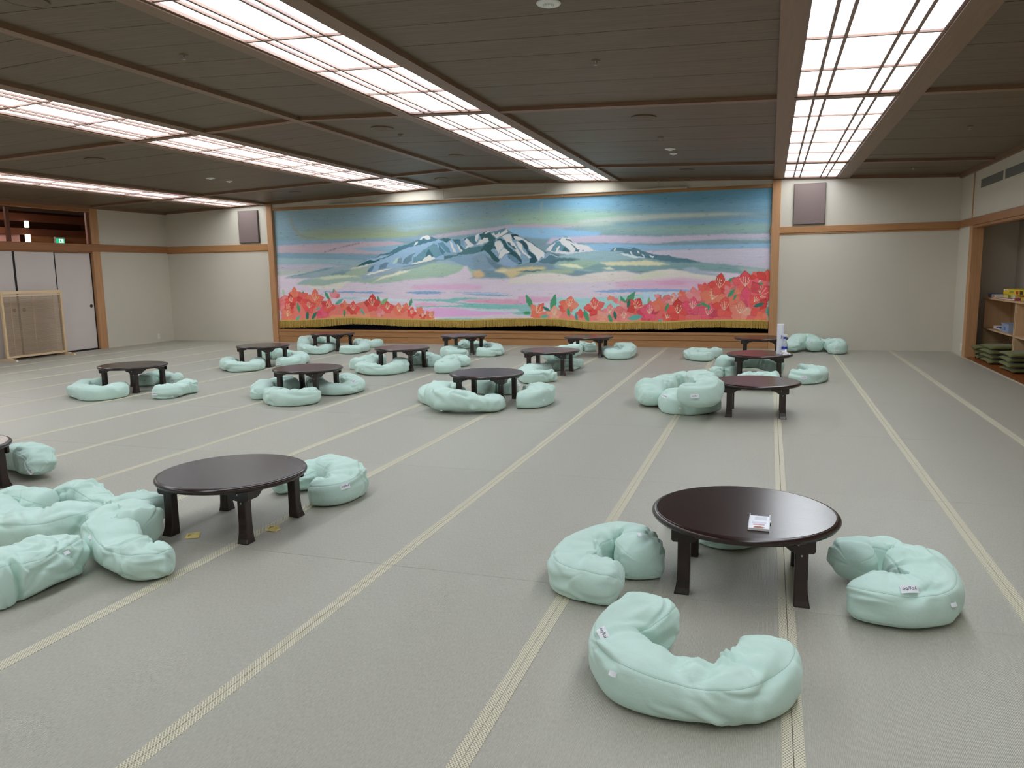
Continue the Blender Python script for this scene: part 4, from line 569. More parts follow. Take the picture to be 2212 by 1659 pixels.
# ------------------------------------------------------------ bean bag cushions
def text_mesh(s,size):
    cu=bpy.data.curves.new('tag_text','FONT'); cu.body=s; cu.size=size; cu.align_x='CENTER'; cu.align_y='CENTER'; cu.extrude=.0002; cu.resolution_u=2
    o=bpy.data.objects.new('tmp',cu); COL.objects.link(o); dg=bpy.context.evaluated_depsgraph_get(); dg.update()
    me=bpy.data.meshes.new_from_object(o.evaluated_get(dg)); me.name='tag_text'; bpy.data.objects.remove(o); return me
TXT=text_mesh('yogibo',.019); TXT.materials.clear(); TXT.materials.append(M['ink'])
def spline(P,n):
    P=np.array(P,float); K=len(P); Q=np.vstack([2*P[0]-P[1],P,2*P[-1]-P[-2]]); out=[]
    for i in range(K-1):
        p0,p1,p2,p3=Q[i:i+4]; t=np.linspace(0,1,24,endpoint=False)[:,None]
        out.append(.5*((2*p1)+(-p0+p2)*t+(2*p0-5*p1+4*p2-p3)*t*t+(-p0+3*p1-3*p2+p3)*t**3))
    out=np.vstack(out+[P[-1:]]); d=np.r_[0,np.cumsum(np.linalg.norm(np.diff(out[:,:3],axis=0),axis=1))]; L=d[-1]
    s=np.linspace(0,1,n); s=.5-.5*np.cos(s*PI)*.5*1.0+0*(s) if False else s
    # denser stations at the rounded ends
    s=s+.0; s=np.where(s<.5,.5*(2*s)**1.35,1-.5*(2-2*s)**1.35)
    return np.stack([np.interp(s*L,d,out[:,k]) for k in range(out.shape[1])],1),L,s*L
def smooth_noise(p,rr,octs=((5,1),(11,.5),(23,.25))):
    v=np.zeros(len(p))
    for f,a in octs:
        for _ in range(4):
            k=rr.normal(size=3); k/=np.linalg.norm(k); v+=a*np.sin(p@k*f*2*PI/2.2+rr.uniform(0,6.3)+1.3*np.sin(p@rr.normal(size=3)*f*.9))/4
    return v
PEND=[]
def cushion(lab,seed,P,tags):
    rr=np.random.RandomState(seed); near=P[0][1]<5
    N,Mr=(190,120) if near else (84,56)
    S,L,s=spline(P,N); c=S[:,:3]; r=S[:,3]*(1.0+.10*np.sin(np.linspace(0,PI,N)))
    # extend the ends so the last control point is inside the rounded tip
    T=np.gradient(c,axis=0); T/=np.linalg.norm(T,axis=1)[:,None]+1e-9
    ra=r.mean()*.75; e=np.minimum(s,L-s); taper=np.sqrt(np.clip(1-(1-np.clip(e/ra,0,1))**4.0,0.0,1)); taper=np.maximum(taper,.02)
    up=np.array([0,0,1.]); side=np.cross(T,up); side/=np.linalg.norm(side,axis=1)[:,None]; nn=np.cross(side,T)
    th=np.linspace(0,2*PI,Mr,endpoint=False); ct,sn=np.cos(th),np.sin(th); ex=2/2.8
    px=np.sign(ct)*abs(ct)**ex; pz=np.sign(sn)*abs(sn)**ex
    curv=np.zeros(N); dT=np.gradient(T,axis=0); ds=np.gradient(s)+1e-6; kv=np.einsum('ij,ij->i',dT/ds[:,None],side); kv=np.convolve(np.pad(kv,8,mode='edge'),np.ones(17)/17,'valid'); kv=np.clip(kv,-14,14)
    a=(r*(1.0 if near else 1.14)*taper)[:,None]; b=(r*(.79 if near else .84)*taper**1.15)[:,None]
    # fatten the tops unevenly
    lump=1+.10*np.sin(s[:,None]*9+rr.uniform(0,6))*np.sin(th[None,:]+rr.uniform(0,6))+.05*np.sin(s[:,None]*17+rr.uniform(0,6))
    a=a*lump; b=b*lump*(1+.13*np.sin(s[:,None]/L*PI*rr.uniform(1.5,3)+rr.uniform(0,6)))
    # inner side of the bend is squeezed
    sq=1-np.clip(np.sign(kv)[:,None]*px[None,:],0,1)*np.clip(abs(kv)[:,None]*r[:,None]*.30,0,.45)
    off=a*px[None,:]*sq; lim=(.78/np.maximum(abs(kv),1e-3))[:,None]; inn=(np.sign(kv)[:,None]*off)>0; off=np.where(inn,np.sign(off)*lim*np.tanh(abs(off)/lim),off)
    V=c[:,None,:]+side[:,None,:]*off[:,:,None]+nn[:,None,:]*(b*pz[None,:])[:,:,None]
    nrm=side[:,None,:]*(px[None,:,None])+nn[:,None,:]*(pz[None,:,None]); nrm/=np.linalg.norm(nrm,axis=2)[:,:,None]+1e-9
    flat=V.reshape(-1,3); disp=smooth_noise(flat-flat.mean(0),rr,((2.2,.016),(5,.009),(11,.003)) if near else ((2.5,.015),(6,.007))).reshape(N,Mr)
    ss=s[:,None]; rt=np.maximum(r,.04)[:,None]*1.0; tt=th[None,:]
    # folds gathered on the inside of bends: transverse ridges
    inner=np.clip(np.sign(kv)[:,None]*px[None,:]*.6+.35*pz[None,:]+.1,0,1)*np.clip(abs(kv)/5,0,1)[:,None]
    ph=rr.uniform(0,6); wob=.7*np.sin(tt*2+ph)+.5*np.sin(tt*3+ss*8); disp+=inner*.0085*np.sin(ss*2*PI/.085+wob*1.5)*(.5+.5*np.sin(ss*2*PI/.23+ph))
    # single creases and pinches
    nc=46 if near else 30
    for k in range(nc):
        u0=rr.uniform(0,L); t0=rr.uniform(-.5,PI+.5); ang=rr.choice([rr.normal(PI/2,.45),rr.normal(0,.35)],p=[.62,.38]); wd=rr.uniform(.009,.022)*(1 if near else 1.45); ln=rr.uniform(.035,.12); dp=rr.uniform(.003,.0095)*(1.15 if near else 1.9)
        du=ss-u0; dt=((tt-t0+PI)%(2*PI)-PI)*rt
        al=du*math.cos(ang)+dt*math.sin(ang); ac=-du*math.sin(ang)+dt*math.cos(ang)+.25*al*al/ln*rr.choice([-1,1])
        w1=wd*(1+.5*al/ln); w1=np.clip(w1,wd*.4,wd*2)
        disp+=dp*np.exp(-(al/ln)**2)*(-np.exp(-(ac/w1)**2)+.75*np.exp(-((ac-1.9*w1)/(1.3*w1))**2)+.45*np.exp(-((ac+2.0*w1)/(1.4*w1))**2))
    for k in range(8 if near else 4):
        u0=rr.uniform(0,L); t0=rr.uniform(.2,PI-.2); wd=rr.uniform(.025,.045); ln=rr.uniform(.08,.16); ang=rr.normal(PI/2,.6); du=ss-u0; dt=((tt-t0+PI)%(2*PI)-PI)*rt; al=du*math.cos(ang)+dt*math.sin(ang); ac=-du*math.sin(ang)+dt*math.cos(ang)
        disp-=rr.uniform(.006,.014)*np.exp(-(al/ln)**2-(ac/wd)**2)
    # gathers at both tips
    for e_,ee in ((s,1),(L-s,2)):
        disp+=.0018*np.exp(-(e_[:,None]/(.09))**2)*np.sin(tt*7+rr.uniform(0,6)+3*np.sin(tt*2))*np.clip(e_[:,None]/.02,0,1)
    # a stitched seam line round the shoulder: shallow groove
    seam_t=[math.radians(38),math.radians(142)]
    for q in seam_t+[math.radians(-38),math.radians(218)]:
        d_=((tt-q+PI)%(2*PI)-PI)*rt; disp-=.0026*np.exp(-(d_/.006)**2)-.0012*np.exp(-(d_/.02)**2)
    V=V+nrm*disp[:,:,None]
    zf=V[:,:,2]; low=np.clip(.018-zf,0,None); V[:,:,2]=np.where(zf<.018,.018-.0175*(1-np.exp(-low/.0175)),zf)
    cen=np.array([V[:,:,0].mean(),V[:,:,1].mean(),0]); 
    root=empty('bean_bag_cushion',tuple(cen)); tag(root,lab,'cushion','mint green bean bag cushions')
    W=V-cen; flat=W.reshape(-1,3); idx=np.arange(N*Mr).reshape(N,Mr); nx=np.roll(idx,-1,1)
    q=np.stack([idx[:-1],nx[:-1],nx[1:],idx[1:]],-1).reshape(-1,4)[:,::-1]
    me=bpy.data.meshes.new('cushion_cover'); verts=np.vstack([flat,W[0].mean(0),W[-1].mean(0)]); nvv=len(flat)
    faces=[tuple(f) for f in q.tolist()]+[(idx[0,k],idx[0,(k+1)%Mr],nvv) for k in range(Mr)]+[(idx[-1,(k+1)%Mr],idx[-1,k],nvv+1) for k in range(Mr)]
    faces=[tuple(int(v) for v in f) for f in faces]
    PEND.append(dict(root=root,cen=cen,verts=verts,faces=faces,me=me,N=N,Mr=Mr,nrm=nrm,T=T,near=near,tags=tags,seam_t=seam_t))
    return root
def finish(d):
    root,cen,verts,faces,me,N,Mr,nrm,T,near,tags,seam_t=[d[k] for k in ('root','cen','verts','faces','me','N','Mr','nrm','T','near','tags','seam_t')]
    flat=verts[:N*Mr]; W=flat.reshape(N,Mr,3)
    me.from_pydata(verts.tolist(),[],faces); me.update(); me.polygons.foreach_set('use_smooth',[True]*len(me.polygons))
    link('cushion_cover',me,M['mint'],root)
    if near:
        for qd in seam_t:
            j=int(round(qd/(2*PI)*Mr)); m=MB(); pts=W[8:-8,j]+nrm[8:-8,j]*.0004; w_=np.gradient(pts,axis=0); w_/=np.linalg.norm(w_,axis=1)[:,None]; sd=np.cross(w_,nrm[8:-8,j])
            for k in range(len(pts)):
                for o_ in ((-.0007,0),(0,.0005),(.0007,0)): m.v.append(tuple(pts[k]+sd[k]*o_[0]+nrm[8+k,j]*o_[1]))
            for k in range(len(pts)-1):
                for a_ in (0,1): m.f.append((k*3+a_,k*3+a_+1,(k+1)*3+a_+1,(k+1)*3+a_))
            m.build('seam',M['mintd'],root,True)
    # tags sewn on the cover
    for tx,ty,tz,big in tags:
        p=np.array([tx,ty,tz])-cen; view=np.array([0,0,CAMZ])-np.array([tx,ty,tz]); view/=np.linalg.norm(view)
        okv=(nrm.reshape(-1,3)@view)>.25; dd=np.linalg.norm(np.cross(flat-p,view),axis=1)+(~okv)*9+ (flat[:,2]<.02)*.02; k=int(dd.argmin())
        n_=Vector(nrm.reshape(-1,3)[k]); n_=(n_*.65+Vector(view)*.35).normalized(); i_=k//Mr; t_=Vector(T[i_]); t_=(t_-n_*t_.dot(n_)).normalized()
        rv=Vector((1,0,0)); t_=t_ if t_.dot(rv)>0 else -t_; b_=n_.cross(t_).normalized()
        # facing up: text reads upside down like the photographed tags
        sx,sy=(.062,.032) if big else (.026,.016)
        if not near and big: sx,sy=.072,.036
        tg=MB(); nn_=7
        for a_ in range(nn_):
            u=(a_/(nn_-1)-.5)*sx; cvt=.005*(1-(2*u/sx)**2)
            for v_ in (-sy/2,sy/2):
                for h_ in (0,.0006): tg.v.append((u,v_,.006+cvt+h_+(0.002 if v_<0 else 0)))
        for a_ in range(nn_-1):
            o=a_*4; f4=(o,o+4,o+6,o+2),(o+1,o+3,o+7,o+5),(o,o+1,o+5,o+4),(o+2,o+6,o+7,o+3); tg.f+=list(f4)
        tg.f+=[(0,2,3,1),(len(tg.v)-4,len(tg.v)-3,len(tg.v)-1,len(tg.v)-2)]
        to=tg.build('brand_tag',M['label'],root); mw=Matrix((( t_.x,b_.x,n_.x,flat[k][0]),(t_.y,b_.y,n_.y,flat[k][1]),(t_.z,b_.z,n_.z,flat[k][2]),(0,0,0,1)))
        to.matrix_local=mw
        if big:
            x_=link('tag_lettering',TXT,None,to,(0,-.001,.0125)); x_.rotation_euler=(0,0,PI)
            if not near: x_.scale=(1.0,1.0,1)
    return root
M['mintd']=fabric_mat('mint jersey seam',(150,190,178),(156,196,184))
for lab,seed,P,tags in CUSH: cushion(lab,seed,P,tags)
from mathutils.bvhtree import BVHTree
def contact(PEND):
    G=[d['verts']+d['cen'] for d in PEND]; legs=[np.array([x+sx*.242,y+sy*.230]) for x,y,_ in TAB for sx in (-1,1) for sy in (-1,1)]
    for it in range(14):
        trees=[BVHTree.FromPolygons(g.tolist(),d['faces']) for g,d in zip(G,PEND)]; mn=[g.min(0) for g in G]; mx=[g.max(0) for g in G]; mvs=[np.zeros_like(g) for g in G]
        for a in range(len(G)):
            for b in range(len(G)):
                if a==b or (mn[a]>mx[b]).any() or (mn[b]>mx[a]).any(): continue
                if a<b and not trees[a].overlap(trees[b]): continue
                idx=np.nonzero(((G[a]>mn[b]-.002)&(G[a]<mx[b]+.002)).all(1))[0]
                for k in idx:
                    v=Vector(G[a][k]); l,n,i,dd=trees[b].find_nearest(v)
                    if l is None: continue
                    s=(v-l).dot(n)
                    if s<.0015:      # inside or touching: share the dent between the two covers
                        m_=np.array(n)*(.0024-s)*.62
                        if np.dot(m_,m_)>np.dot(mvs[a][k],mvs[a][k]): mvs[a][k]=m_
        for g,m_ in zip(G,mvs): g+=m_
        for g in G:              # dents round the table legs
            for l in legs:
                dx=g[:,0]-l[0]; dy=g[:,1]-l[1]; hx,hy=.045,.050; ins=(abs(dx)<hx)&(abs(dy)<hy)&(g[:,2]<.30)
                if ins.any():
                    c2=g[:,:2].mean(0)-l; ax=hx-abs(dx); ay=hy-abs(dy)
                    px_=ins&(ax<ay); py_=ins&~(ax<ay)
                    g[px_,0]+=np.sign(dx[px_])*(ax[px_]+.001); g[py_,1]+=np.sign(dy[py_])*(ay[py_]+.001)
            for tx,ty,_ in TAB:      # pressed back from the rim and brackets of a table
                d0=g[:,0]-tx; d1=g[:,1]-ty; rr_=np.hypot(d0,d1); k_=(rr_<.408)&(rr_>.20)&(g[:,2]>.222)
                if k_.any():
                    if g[:,2].max()>.27: s_=.4085/rr_[k_]; g[k_,0]=tx+d0[k_]*s_; g[k_,1]=ty+d1[k_]*s_
                    else: g[k_,2]=.222
            g[:,2]=np.maximum(g[:,2],.0005); g[:,1]=np.minimum(g[:,1],YB-.004)
    for g,d in zip(G,PEND): d['verts']=g-d['cen']
contact(PEND)
for d_ in PEND: finish(d_)
# ------------------------------------------------------------ card, slips, things on tables
card=empty('table_card',(-.012,3.305,TZ),-.02); tag(card,'small white card in a clear holder lying on the nearest table','card')
clear=Nt('clear acrylic'); clear.b.inputs['Base Color'].default_value=(.95,.97,1,1); clear.b.inputs['Roughness'].default_value=.05; clear.b.inputs['Transmission Weight'].default_value=1; clear.b.inputs['IOR'].default_value=1.45; M['clear']=clear.m
MB().box(-.042,.042,-.098,.098,.001,.0035,.001).build('holder_back',M['white'],card)
MB().box(-.039,.039,-.092,.094,.0036,.0046).build('printed_card',M['label'],card)
MB().box(-.042,-.039,-.098,.098,.0036,.011).box(.039,.042,-.098,.098,.0036,.011).box(-.039,.039,-.098,-.094,.0036,.011).build('holder_rim',plain('white acrylic rim',(225,225,228),.2),card)
MB().box(.042,.047,.0,.03,.001,.009,.001).build('holder_clip',M['steel'],card)
pm=MB()
for k in range(5): pm.box(-.020 if k else -.012,.030,.080-k*.011,.0835-k*.011,.0047,.0049)
for k in range(3): pm.box(-.030,.028,.004-k*.008,.0065-k*.008,.0047,.0049)
pm.build('card_print',plain('pale blue grey print',(170,182,196),.7),card)
MB().box(-.024,.022,-.035,-.021,.0047,.0050).build('card_headline',plain('pink print',(216,150,170),.7),card)
MB().prism([(-.022,-.070),(.012,-.078),(.026,-.062),(.006,-.050),(-.016,-.052)],'z',.0047,.0050).build('card_picture',plain('brown printed picture',(158,108,78),.7),card)
def slip(x,y,rz,lab):
    s=empty('paper_slip',(x,y,.0),rz); tag(s,lab,'paper slip','folded yellow slips on the mats')
    MB().hexa([(-.035,-.022,.001),(.035,-.024,.001),(.035,.022,.001),(-.035,.022,.001),(-.035,-.022,.002),(.035,-.024,.002),(.035,.022,.002),(-.035,.022,.002)]).build('lower_leaf',M['yellow'],s)
    MB().hexa([(-.036,-.024,.002),(.034,-.026,.002),(.040,.018,.022),(-.032,.020,.015),(-.036,-.024,.003),(.034,-.026,.003),(.040,.018,.023),(-.032,.020,.016)]).build('upper_leaf',M['yellow'],s)
    p=MB()
    for k in range(3): p.hexa([(-.022,.006-k*.008,.0142-k*.0030),(.005,.006-k*.008,.0150-k*.0032),(.005,.009-k*.008,.0162-k*.0032),(-.022,.009-k*.008,.0152-k*.0030)]+[(-.022,.006-k*.008,.0150-k*.0030),(.005,.006-k*.008,.0158-k*.0032),(.005,.009-k*.008,.0170-k*.0032),(-.022,.009-k*.008,.0160-k*.0030)])
    p.build('slip_print',plain('brown print',(150,120,60)),s)
slip(-2.895,3.262,.5,'folded yellow paper slip beside the knotted cushion'); slip(-2.545,3.478,-.05,'folded yellow paper slip between the front legs of the left table')
# tall white box
b=empty('tissue_box',(.145,10.20,TZ+.0006)); tag(b,'tall narrow white box standing on a table beside the spray bottle','box')
MB().prism([(-.040,-.026),(-.014,-.036),(.022,-.036),(.040,-.020),(.040,.030),(-.040,.030)],'z',0,.362).build('box_body',plain('white paper box',(236,238,248),.5,var=.01),b)
MB().prism([(-.038,-.025),(-.013,-.0345),(.021,-.0345),(.038,-.019),(.038,.028),(-.038,.028)],'z',.362,.366).build('box_top',M['white'],b)
s=empty('spray_bottle',(.197,10.135,TZ)); tag(s,'clear spray bottle with blue label and white trigger head on a table','bottle')
bp=[(.0,.002),(.030,.002),(.034,.008),(.035,.10),(.033,.125),(.020,.165),(.0135,.180),(.0135,.192)]
liq=Nt('cloudy plastic'); liq.b.inputs['Base Color'].default_value=(.82,.86,.95,1); liq.b.inputs['Roughness'].default_value=.25; liq.b.inputs['Transmission Weight'].default_value=.55; liq.b.inputs['Alpha'].default_value=1
MB().lathe(bp,n=28).build('bottle_body',liq.m,s,True)
blue=plain('royal blue plastic',(34,62,170),.4)
MB().lathe([(.0356,.062),(.0360,.064),(.0360,.094),(.0356,.096)],n=28,cap=False).build('bottle_label',blue,s,True)
MB().lathe([(.0155,.190),(.0165,.192),(.0165,.212),(.0145,.216)],n=20).build('collar',blue,s,True)
MB().prism([(-.040,.232),(-.036,.246),(.010,.250),(.030,.240),(.036,.224),(.012,.222),(.010,.214),(-.010,.214),(-.012,.228)],'y',-.012,.012).build('spray_head',M['white'],s)
MB().prism([(-.046,.232),(-.036,.232),(-.030,.216),(-.040,.190),(-.046,.192),(-.038,.214)],'y',-.005,.005).build('trigger',blue,s)
# crumpled cloth
bm=bmesh.new(); bmesh.ops.create_icosphere(bm,subdivisions=4,radius=1); rr=np.random.RandomState(9)
for v in bm.verts:
    p=np.array(v.co); d=1+.22*math.sin(p[0]*7+p[1]*3)+.14*math.sin(p[1]*11+p[2]*6)+.09*math.sin(p[0]*17); z=max(0,p[2])*.034*d; v.co=Vector((p[0]*.056*d,p[1]*.040*d,.002+z*(1.5 if p[0]<.2 else .8)))
me=bpy.data.meshes.new('cloth'); bm.to_mesh(me); bm.free(); me.polygons.foreach_set('use_smooth',[True]*len(me.polygons))
cl=link('folded_cloth',me,plain('white cleaning cloth',(238,236,240),.9),None,(.205,10.045,TZ)); tag(cl,'crumpled white cleaning cloth in front of the spray bottle','cloth')
# ------------------------------------------------------------ bamboo screen
sc_=empty('bamboo_screen',(-12.30,10.41,0)); tag(sc_,'pale wooden standing screen with a bamboo blind before the sliding doors','screen')
MB().box(-.018,.018,-.60,-.562,.04,1.188,.002).build('upright',M['palez'],sc_); MB().box(-.018,.018,.562,.60,.04,1.188,.002).build('upright',M['palez'],sc_)
MB().box(-.018,.018,-.562,.562,1.135,1.188,.002).build('top_rail',M['pale'],sc_); MB().box(-.016,.016,-.562,.562,.045,.082,.002).build('bottom_rail',M['pale'],sc_); MB().box(-.014,.014,-.562,.562,1.095,1.122,.002).build('blind_batten',M['pale'],sc_)
palx=wood('pale pine foot',(228,200,164),0,var=.07)
for y in (-.581,.581):
    P=[(-.22,0),(.22,0),(.205,.028),(.06,.050),(-.06,.050),(-.205,.028)]; MB().prism(P,'y',y-.019,y+.019).build('foot',palx,sc_)
sl=MB(); z=.090; rr=np.random.RandomState(2)
while z<1.092:
    r=rr.uniform(.0046,.0054); sl.tube((rr.uniform(-.001,.001),-.562,z),(rr.uniform(-.001,.001),.562,z+rr.uniform(-.0008,.0008)),r,6); z+=.0148
bs=sl.build('bamboo_slats',M['bamboo'],sc_); bs['kind']='stuff'
st_=MB(); 
for y in (-.42,-.0,.42): st_.box(-.005,.005,y-.0015,y+.0015,.085,1.1)
st_.build('blind_string',M['pale'],sc_)
# ------------------------------------------------------------ shelves in the alcove
def shelf(y0,y1,lab):
    s=empty('shelf_unit',(3.10,(y0+y1)/2,0)); tag(s,lab,'shelf','birch shelf units in the alcove'); a,b=y0-(y0+y1)/2,y1-(y0+y1)/2
    MB().box(-.018,.38,a-.0,b+.0,.862,.888,.002).build('top_board',M['birch'],s)
    for y in (a+.012,b-.032): MB().box(0,.36,y,y+.02,.035,.862,.001).build('side_panel',M['birch'],s)
    MB().box(.345,.358,a+.03,b-.03,.04,.862).build('back_panel',M['birch'],s); MB().box(.004,.345,a+.032,b-.032,.408,.428,.001).build('middle_shelf',M['birch'],s)
    for y in (a+.022,b-.022):
        P=[(-.035,0),(.37,0),(.37,.030),(.0,.036),(-.022,.032),(-.035,.018)]; MB().prism(P,'y',y-.013,y+.013).build('foot',M['birch'],s)
    return s
shelf(11.885,13.47,'far birch shelf unit with board games on top'); shelf(10.28,11.87,'near birch shelf unit at the right edge of the photo')
def pillow(w,d,h,seed):
    rr=np.random.RandomState(seed); n=22; u=np.linspace(-1,1,n); U,Vv=np.meshgrid(u,u); e=(1-U**4)*(1-Vv**4)
    pin=1-.06*(U**2)*(1-Vv**2)-.0; x=U*w/2*(1-.07*(1-abs(Vv)**2)*abs(U)**3); y=Vv*d/2*(1-.07*(1-abs(U)**2)*abs(Vv)**3)
    k=(h/2)*np.power(e,.42)*(1+.08*np.sin(U*5+seed)*np.sin(Vv*4)); me=MB()
    for sgn in (1,-1):
        for i in range(n):
            for j in range(n): me.v.append((x[i,j],y[i,j],h/2+sgn*k[i,j]-.25*h*(abs(U[i,j])**6*abs(Vv[i,j])**6)))
    for s_ in (0,1):
        o=s_*n*n
        for i in range(n-1):
            for j in range(n-1):
                f=(o+i*n+j,o+i*n+j+1,o+(i+1)*n+j+1,o+(i+1)*n+j); me.f.append(f if s_==0 else f[::-1])
    return me
pw=pillow(.49,.55,.056,1); me_p=bpy.data.meshes.new('floor_cushion'); me_p.from_pydata(pw.v,[],pw.f); me_p.polygons.foreach_set('use_smooth',[True]*len(me_p.polygons)); me_p.materials.append(M['olive'])
words=['bottom','second','third','top']
for gi,(y,x,n,gl) in enumerate([(13.12,3.15,3,'farther stack in the far shelf unit'),(12.45,3.15,4,'nearer stack in the far shelf unit'),(11.45,3.15,4,'stack in the near shelf unit')]):
    for k in range(n):
        o=link('floor_cushion',me_p,None,None,(x+RNG.uniform(-.03,.02)-(.02 if k==n-1 else 0),y+RNG.uniform(-.015,.015),.006+k*.0655)); o.rotation_euler=(0,0,RNG.uniform(-.05,.05))
        nm='top' if k==n-1 else words[k]
        tag(o,'olive green square floor cushion, %s of the %s'%(nm,gl),'cushion','olive floor cushions on the shelves')
def cbox(name,x0,x1,y0,y1,z0,z1,col,lab,cat,rz=0,parts=()):
    e=empty(name,((x0+x1)/2,(y0+y1)/2,z0),rz); tag(e,lab,cat); a,b=(x1-x0)/2,(y1-y0)/2
    MB().box(-a,a,-b,b,0,z1-z0,.0015).build('box_body',plain(name+' card',col,.5),e)
    for pn,(u0,u1,v0,v1),c in parts:   # patches on the face towards the room
        MB().box(-a-.0012,-a+.001,-b+u0*2*b,-b+u1*2*b,v0*(z1-z0),v1*(z1-z0)).build(pn,plain(pn+' ink',c,.5),e)
    return e
Z8=.889
cbox('game_box',3.13,3.33,13.20,13.42,Z8,Z8+.055,(110,138,176),'small blue and white game box at the far end of the shelf top','game box',0,[('printed_label',(.55,.98,.2,.8),(120,140,180))])
cbox('game_box',3.12,3.30,12.98,13.18,Z8,Z8+.045,(232,226,216),'small cream game box with a red mark on the shelf top','game box',.03,[('printed_label',(.2,.8,.3,.7),(190,60,70))])
cbox('game_box',3.20,3.43,12.28,12.93,Z8,Z8+.062,(232,212,120),'pale yellow game box, lower of the two yellow boxes','game box',-.04,[('printed_label',(.0,.2,.15,.9),(235,235,225)),('printed_panel',(.35,.6,.2,.8),(120,140,60))])
cbox('game_box',3.20,3.43,12.05,12.84,Z8+.063,Z8+.135,(242,208,40),'bright yellow game box with a red berry picture, upper of the two','game box',.05,[('printed_label',(.78,.97,.6,.92),(240,236,220)),('printed_panel',(.48,.68,.3,.75),(150,165,70)),('berry_picture',(.24,.36,.15,.75),(190,40,50)),('dark_picture',(.02,.17,.1,.8),(50,45,40)),('red_mark',(.80,.92,.70,.85),(190,50,50))])
cbox('picture_book',3.085,3.165,12.05,12.62,Z8,Z8+.018,(150,60,80),'thin crimson book lying before the yellow boxes','book',.06,[('page_edge',(.02,.98,.25,.8),(235,230,230))])
cbox('picture_book',3.09,3.30,11.90,12.03,Z8,Z8+.03,(170,80,90),'red backed book at the near end of the far shelf top','book',-.05,[('page_edge',(.02,.98,.25,.8),(235,232,235))])
cbox('game_box',3.14,3.36,11.50,11.84,Z8,Z8+.05,(205,170,70),'ochre game box on the near shelf top','game box')
e=empty('storage_box',(3.24,12.46,.429)); tag(e,'translucent blue storage box on the middle shelf','box')
tb=Nt('translucent blue plastic'); tb.b.inputs['Base Color'].default_value=lin((176,196,226)); tb.b.inputs['Transmission Weight'].default_value=.35; tb.b.inputs['Roughness'].default_value=.35
MB().box(-.10,.10,-.17,.17,0,.006).box(-.10,-.096,-.17,.17,.006,.115).box(.096,.10,-.17,.17,.006,.115).box(-.096,.096,-.17,-.166,.006,.115).box(-.096,.096,.166,.17,.006,.115).build('box_body',tb.m,e)
MB().box(-.106,.106,-.176,.176,.115,.124,.002).build('lid',tb.m,e); MB().box(-.103,-.1005,-.02,.05,.03,.075).build('box_label',plain('blue sticker',(90,110,190)),e)
e=empty('toy_tray',(3.22,12.92,.429)); tag(e,'small white tray with coloured toys on the middle shelf','tray')
MB().box(-.07,.07,-.17,.17,.012,.018).box(-.07,-.066,-.17,.17,.018,.030).box(-.07,.07,.166,.17,.0,.050).box(-.07,.07,-.17,-.166,.0,.03).build('tray_body',M['white'],e)
MB().box(-.05,.0,-.06,.05,.018,.045,.004).build('toy_block',plain('blue toy',(70,100,180)),e); MB().box(-.055,-.01,.055,.10,.018,.038,.004).build('toy_block',plain('red toy',(170,50,60)),e); MB().box(-.05,-.01,-.14,-.08,.018,.036,.004).build('toy_block',plain('dark toy',(60,40,50)),e)
# ------------------------------------------------------------ wall fittings
for x0,x1,z0,z1,lab in ((.336,.830,2.072,2.735,'taupe fabric speaker panel on the right back wall'),(-10.585,-10.10,2.062,2.722,'taupe fabric speaker panel on the left back wall')):
    e=empty('speaker_panel',((x0+x1)/2,YB,(z0+z1)/2)); tag(e,lab,'speaker','taupe wall speaker panels'); a,b=(x1-x0)/2,(z1-z0)/2
    MB().box(-a,a,-.045,-.001,-b,b,.003).build('speaker_case',M['taupe2'],e); MB().box(-a+.006,a-.006,-.052,-.045,-b+.006,b-.006,.004).build('speaker_cloth',M['taupe'],e)
def outlet(loc,axis,lab):
    e=empty('wall_outlet',loc,axis); tag(e,lab,'outlet')
    MB().box(-.035,.035,-.008,0,-.058,.058,.003).build('cover_plate',plain('ivory plate',(226,222,208),.4),e); MB().box(-.015,.015,-.010,-.008,-.042,.042,.001).build('socket_insert',M['white'],e)
    MB().box(-.0065,-.0045,-.0104,-.010,.008,.022).box(.0045,.0065,-.0104,-.010,.008,.022).box(-.0065,-.0045,-.0104,-.010,-.022,-.008).box(.0045,.0065,-.0104,-.010,-.022,-.008).build('socket_slot',M['black'],e)
outlet((XL,13.535,.125),-PI/2*-1,'white wall outlet near the floor by the left corner'); outlet((XR,13.36,.135),PI/2*-1,'white wall outlet near the floor by the alcove post')
# banner rail over the stage
e=empty('banner_rail',(-4.9,YB,2.76)); tag(e,'long cream hanging rail on rods above the stage opening','rail')
MB().box(-3.52,3.51,-.055,-.020,-.012,.018,.004).build('rail_bar',M['rail'],e)
for x in (-7.94,-5.925,-3.925,-1.888):
    MB().tube((x+4.9,-.037,.018),(x+4.9,-.037,cz(x)-2.76-.005),.007,8).box(x+4.9-.022,x+4.9+.022,-.058,-.016,.016,.026).build('hanger_rod',M['rail'],e)
for x in (-6.055,-3.60):
    m=MB(); P=[(x+4.9,-.058,.01),(x+4.9,-.063,-.02),(x+4.9,-.063,-.055),(x+4.9,-.050,-.075),(x+4.9,-.062,-.085)]
    for a_,b_ in zip(P[:-1],P[1:]): m.tube(a_,b_,.003,6)
    m.build('wire_hook',M['rail'],e)
